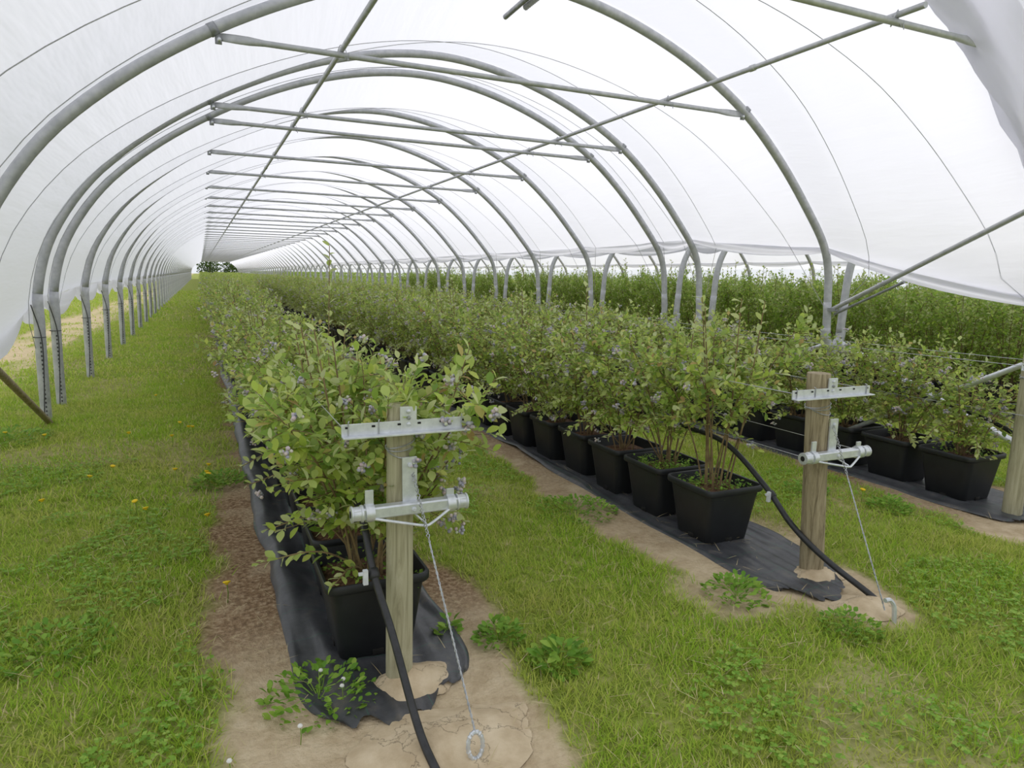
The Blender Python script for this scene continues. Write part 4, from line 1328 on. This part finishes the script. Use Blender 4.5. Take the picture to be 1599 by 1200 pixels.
grass_object('lawn_grass', 'short yellowish green grass covering the paths between the rows',
    [(340000, 0.4, 5.0, -3.2, 6.8, 0.058, 0.042), (45000, 1.5, 5.5, 6.8, 10.0, 0.065, 0.065), (190000, 5.0, 11.0, -4.5, 5.0, 0.062, 0.062), (70000, 11.0, 24.0, -9.0, 0.4, 0.075, 0.13), (30000, 24, 60, -16, 0.4, 0.12, 0.30), (14000, 5, 12, 5.6, 9.0, 0.09, 0.07)], g)

def clover_object():
    rng = np.random.default_rng(78)
    X, Y = sample_lawn(72000, 0.5, 6.5, -2.8, 6.2, rng, 2.0)
    patch = fbm(X * 1.1 + 70, Y * 1.1 + 3, 3)
    keep = (patch > 0.54) & (rng.random(len(X)) < 0.7)
    X, Y = X[keep], Y[keep]
    k = len(X)
    P = np.stack([X, Y, zg(X, Y) + rng.uniform(0.015, 0.05, k)], -1)
    P = np.repeat(P, 3, 0); q = np.repeat(rng.uniform(0, 6.283, k), 3) + np.tile([0, 2.09, 4.19], k)
    D = np.stack([np.cos(q), np.sin(q), rng.uniform(-0.1, 0.35, 3 * k)], -1)
    Nn = np.stack([rng.normal(0, .2, 3 * k), rng.normal(0, .2, 3 * k), np.ones(3 * k)], -1)
    d, s, nn = frames(D, Nn)
    S = np.repeat(rng.uniform(0.010, 0.020, k), 3)
    V, F = spread(LEAF_LO, P, d, s, nn, S, S * 1.7)
    me = np_mesh('clover', V, F, M['clover'])
    o = link('clover', me); tag(o, 'patches of small round clover leaves growing low among the lawn grass', 'clover', None, 'stuff')
clover_object()

def straw_object():
    rng = np.random.default_rng(79)
    n = 5200
    X = rng.uniform(-2.5, 6.0, n); Y = rng.uniform(1.3, 8.0, n)
    w = fbm(X * 0.9 + 40, Y * 0.9 + 7, 3)
    row = np.zeros(n, bool)
    for k, (a, b) in MATX.items(): row |= ((X > a - 0.32) & (X < a)) | ((X > b) & (X < b + 0.2))
    keep = (rng.random(n) < np.clip((w - 0.42) * 5, 0.08, 1)) | row
    X, Y = X[keep], Y[keep]; n = len(X)
    q = rng.uniform(0, 6.283, n)
    D = np.stack([np.cos(q), np.sin(q), rng.uniform(-0.05, 0.2, n)], -1)
    d, s, nn = frames(D, np.tile([0.1, 0, 1.0], (n, 1)))
    V, F = spread(BLADE, np.stack([X, Y, zg(X, Y) + rng.uniform(0.005, 0.035, n)], -1), d, s, nn, rng.uniform(0.04, 0.14, n), np.full(n, 0.03))
    me = np_mesh('dry_straw', V, F, simple('straw', [(0.3, (0.42, 0.33, 0.17)), (0.7, (0.66, 0.56, 0.34))], 3, 0.9))
    o = link('dry_straw', me); tag(o, 'scattered dry straw stalks lying on the lawn and soil', 'straw', None, 'stuff')
straw_object()

def ground_at(px, py):
    d = AX_F * FPX + AX_R * (px - 800) - AX_U * (py - 600)
    t = -CAM_H / d.z
    return d.x * t, d.y * t

# dandelions
def dandelion_meshes():
    h = MB(); h.lathe([(0.004, -0.006), (0.010, 0.0), (0.019, 0.007), (0.017, 0.012), (0.004, 0.014)], (0, 0, 0), 'z', 12)
    s = MB(); s.tube([(0, 0, 0), (0.004, 0.002, 0.05), (0.0, 0.0, 0.10)], 0.0022, 5)
    return h.mesh('flower_head', M['yellow'], False), s.mesh('flower_stem', M['clover'])
dh, ds = dandelion_meshes()
for (px, py) in ((68, 795), (324, 745), (326, 820), (327, 733), (296, 676), (302, 676), (282, 668), (270, 690), (142, 755), (213, 797), (230, 812), (356, 930), (72, 690), (203, 687), (275, 742), (1345, 780), (10, 685), (245, 622), (178, 740), (327, 748)):
    x, y = ground_at(px, py + 9)
    z = float(zg(x, y))
    t = empty('dandelion', (x, y, z)); tag(t, 'yellow dandelion flower standing in the short grass' if px < 1000 else 'yellow dandelion flower beside the right-hand woven ground cover', 'flower', 'dandelions in the lawn')
    link('flower_stem', ds, t); o = link('flower_head', dh, t, (0, 0, 0.10)); o.rotation_euler = (random.uniform(-.5, .2), random.uniform(-.3, .3), 0)
# white clover blossoms
wh = MB(); wh.lathe([(0.003, -0.008), (0.010, -0.004), (0.013, 0.003), (0.009, 0.010), (0.002, 0.013)], (0, 0, 0), 'z', 10)
wh = wh.mesh('blossom', M['petal'], False)
for (px, py) in ((502, 1050), (535, 1075), (537, 1064), (288, 582), (284, 588), (470, 1140), (360, 1195)):
    x, y = ground_at(px, py + 22)
    z = float(zg(x, y))
    t = empty('clover_flower', (x, y, z)); tag(t, 'small white clover blossom on a thin stalk', 'flower', 'clover blossoms')
    link('flower_stem', ds, t); link('blossom', wh, t, (0, 0, 0.10)); t.scale = (0.7, 0.7, 0.7)

# leafy weed clumps
def weed_clump(px, py, rad, hgt, n, ls, label):
    x, y = ground_at(px, py); z = float(zg(x, y))
    rng = np.random.default_rng(int(px * 3 + py))
    q = rng.uniform(0, 6.283, n); r = rad * np.sqrt(rng.random(n))
    P = np.stack([r * np.cos(q), r * np.sin(q), hgt * rng.random(n) * (1 - (r / rad) ** 2 * 0.7)], -1)
    q2 = q + rng.normal(0, 0.8, n)
    D = np.stack([np.cos(q2), np.sin(q2), rng.uniform(0.0, 1.0, n)], -1)
    d, s, nn = frames(D, np.stack([rng.normal(0, .3, n), rng.normal(0, .3, n), np.ones(n)], -1))
    V, F = spread(LEAF_HI, P, d, s, nn, ls * rng.uniform(0.6, 1.2, n))
    t = empty('weed_clump', (x, y, z)); tag(t, label, 'weed')
    o = link('leaves', np_mesh('leaves', V, F, M['weed']), t); o['kind'] = 'stuff'
    mb = MB()
    for i in range(min(n, 14)): mb.tube([(0, 0, -0.01), tuple(P[i] * 0.5 + np.array([0, 0, hgt * 0.2])), tuple(P[i])], 0.0018, 4)
    mb.build('stalks', M['clover'], t)
for a_ in ((780, 1000, 0.10, 0.10, 170, 0.035, 'dark leafy weed clump at the clay edge beside the guy wire of pale post'),
           (872, 1035, 0.11, 0.09, 120, 0.050, 'broad-leaved weed clump in worn grass between the two wooden posts'),
           (900, 800, 0.28, 0.08, 420, 0.032, 'wide dark green weed patch next to the middle row soil strip'),
           (580, 890, 0.05, 0.05, 1, 0.02, ''),
           (345, 755, 0.20, 0.12, 240, 0.045, 'dark weed clump at path edge beside a creased ground cover'),
           (500, 1090, 0.20, 0.10, 260, 0.035, 'clover-like weed clump at the torn corner of woven ground cover'),
           (700, 985, 0.05, 0.08, 24, 0.045, 'small green seedling growing beside the first pot of the path row'),
           (1390, 800, 0.14, 0.12, 220, 0.035, 'green weed tuft beyond the grainy brown post near right-hand row'),
           (1260, 770, 0.16, 0.10, 200, 0.035, 'green weed tuft between last middle-row pot and grainy brown post'),
           (1330, 985, 0.14, 0.09, 170, 0.035, 'feathery weed clump at the hooked anchor of grainy post'),
           (1150, 930, 0.16, 0.10, 200, 0.04, 'grassy weed clump along the clay beside middle-row ground cover'),
           (80, 1010, 0.25, 0.07, 260, 0.04, 'flat leafy weed patch in the wide grass path'),
           (20, 690, 0.3, 0.12, 240, 0.05, 'dark weed clump at foot of left tunnel leg')):
    if a_[6]: weed_clump(*a_)

# ------------------------------------------------------------------ trees beyond the far end
def tree(x, y, h, w, seed, label):
    rng = np.random.default_rng(seed)
    t = empty('distant_tree', (x, y, 0)); tag(t, label, 'tree', 'trees beyond the far tunnel end')
    mb = MB(); mb.tube([(0, 0, -0.2), (0.1, 0, h * 0.3), (0, 0.1, h * 0.7)], [0.2, 0.15, 0.06], 8); mb.build('trunk', M['bark'], t)
    n = 900
    u = rng.normal(size=(n, 3)); u /= np.linalg.norm(u, axis=1)[:, None]
    P = u * (rng.random(n) ** 0.4)[:, None] * np.array([w, w, h * 0.48]) + np.array([0, 0, h * 0.52])
    D = rng.normal(size=(n, 3)); d, s, nn = frames(D, rng.normal(size=(n, 3)))
    V, F = spread(LEAF_FAR, P, d, s, nn, rng.uniform(0.3, 0.6, n))
    o = link('crown', np_mesh('crown', V, F, M['tree']), t); o['kind'] = 'stuff'
tree(2.0, 172, 4.6, 2.6, 1, 'dark rounded tree just beyond the far tunnel end, by left hoop legs')
tree(6.9, 176, 4.8, 2.6, 2, 'dark rounded tree beyond the far tunnel end, near the middle')
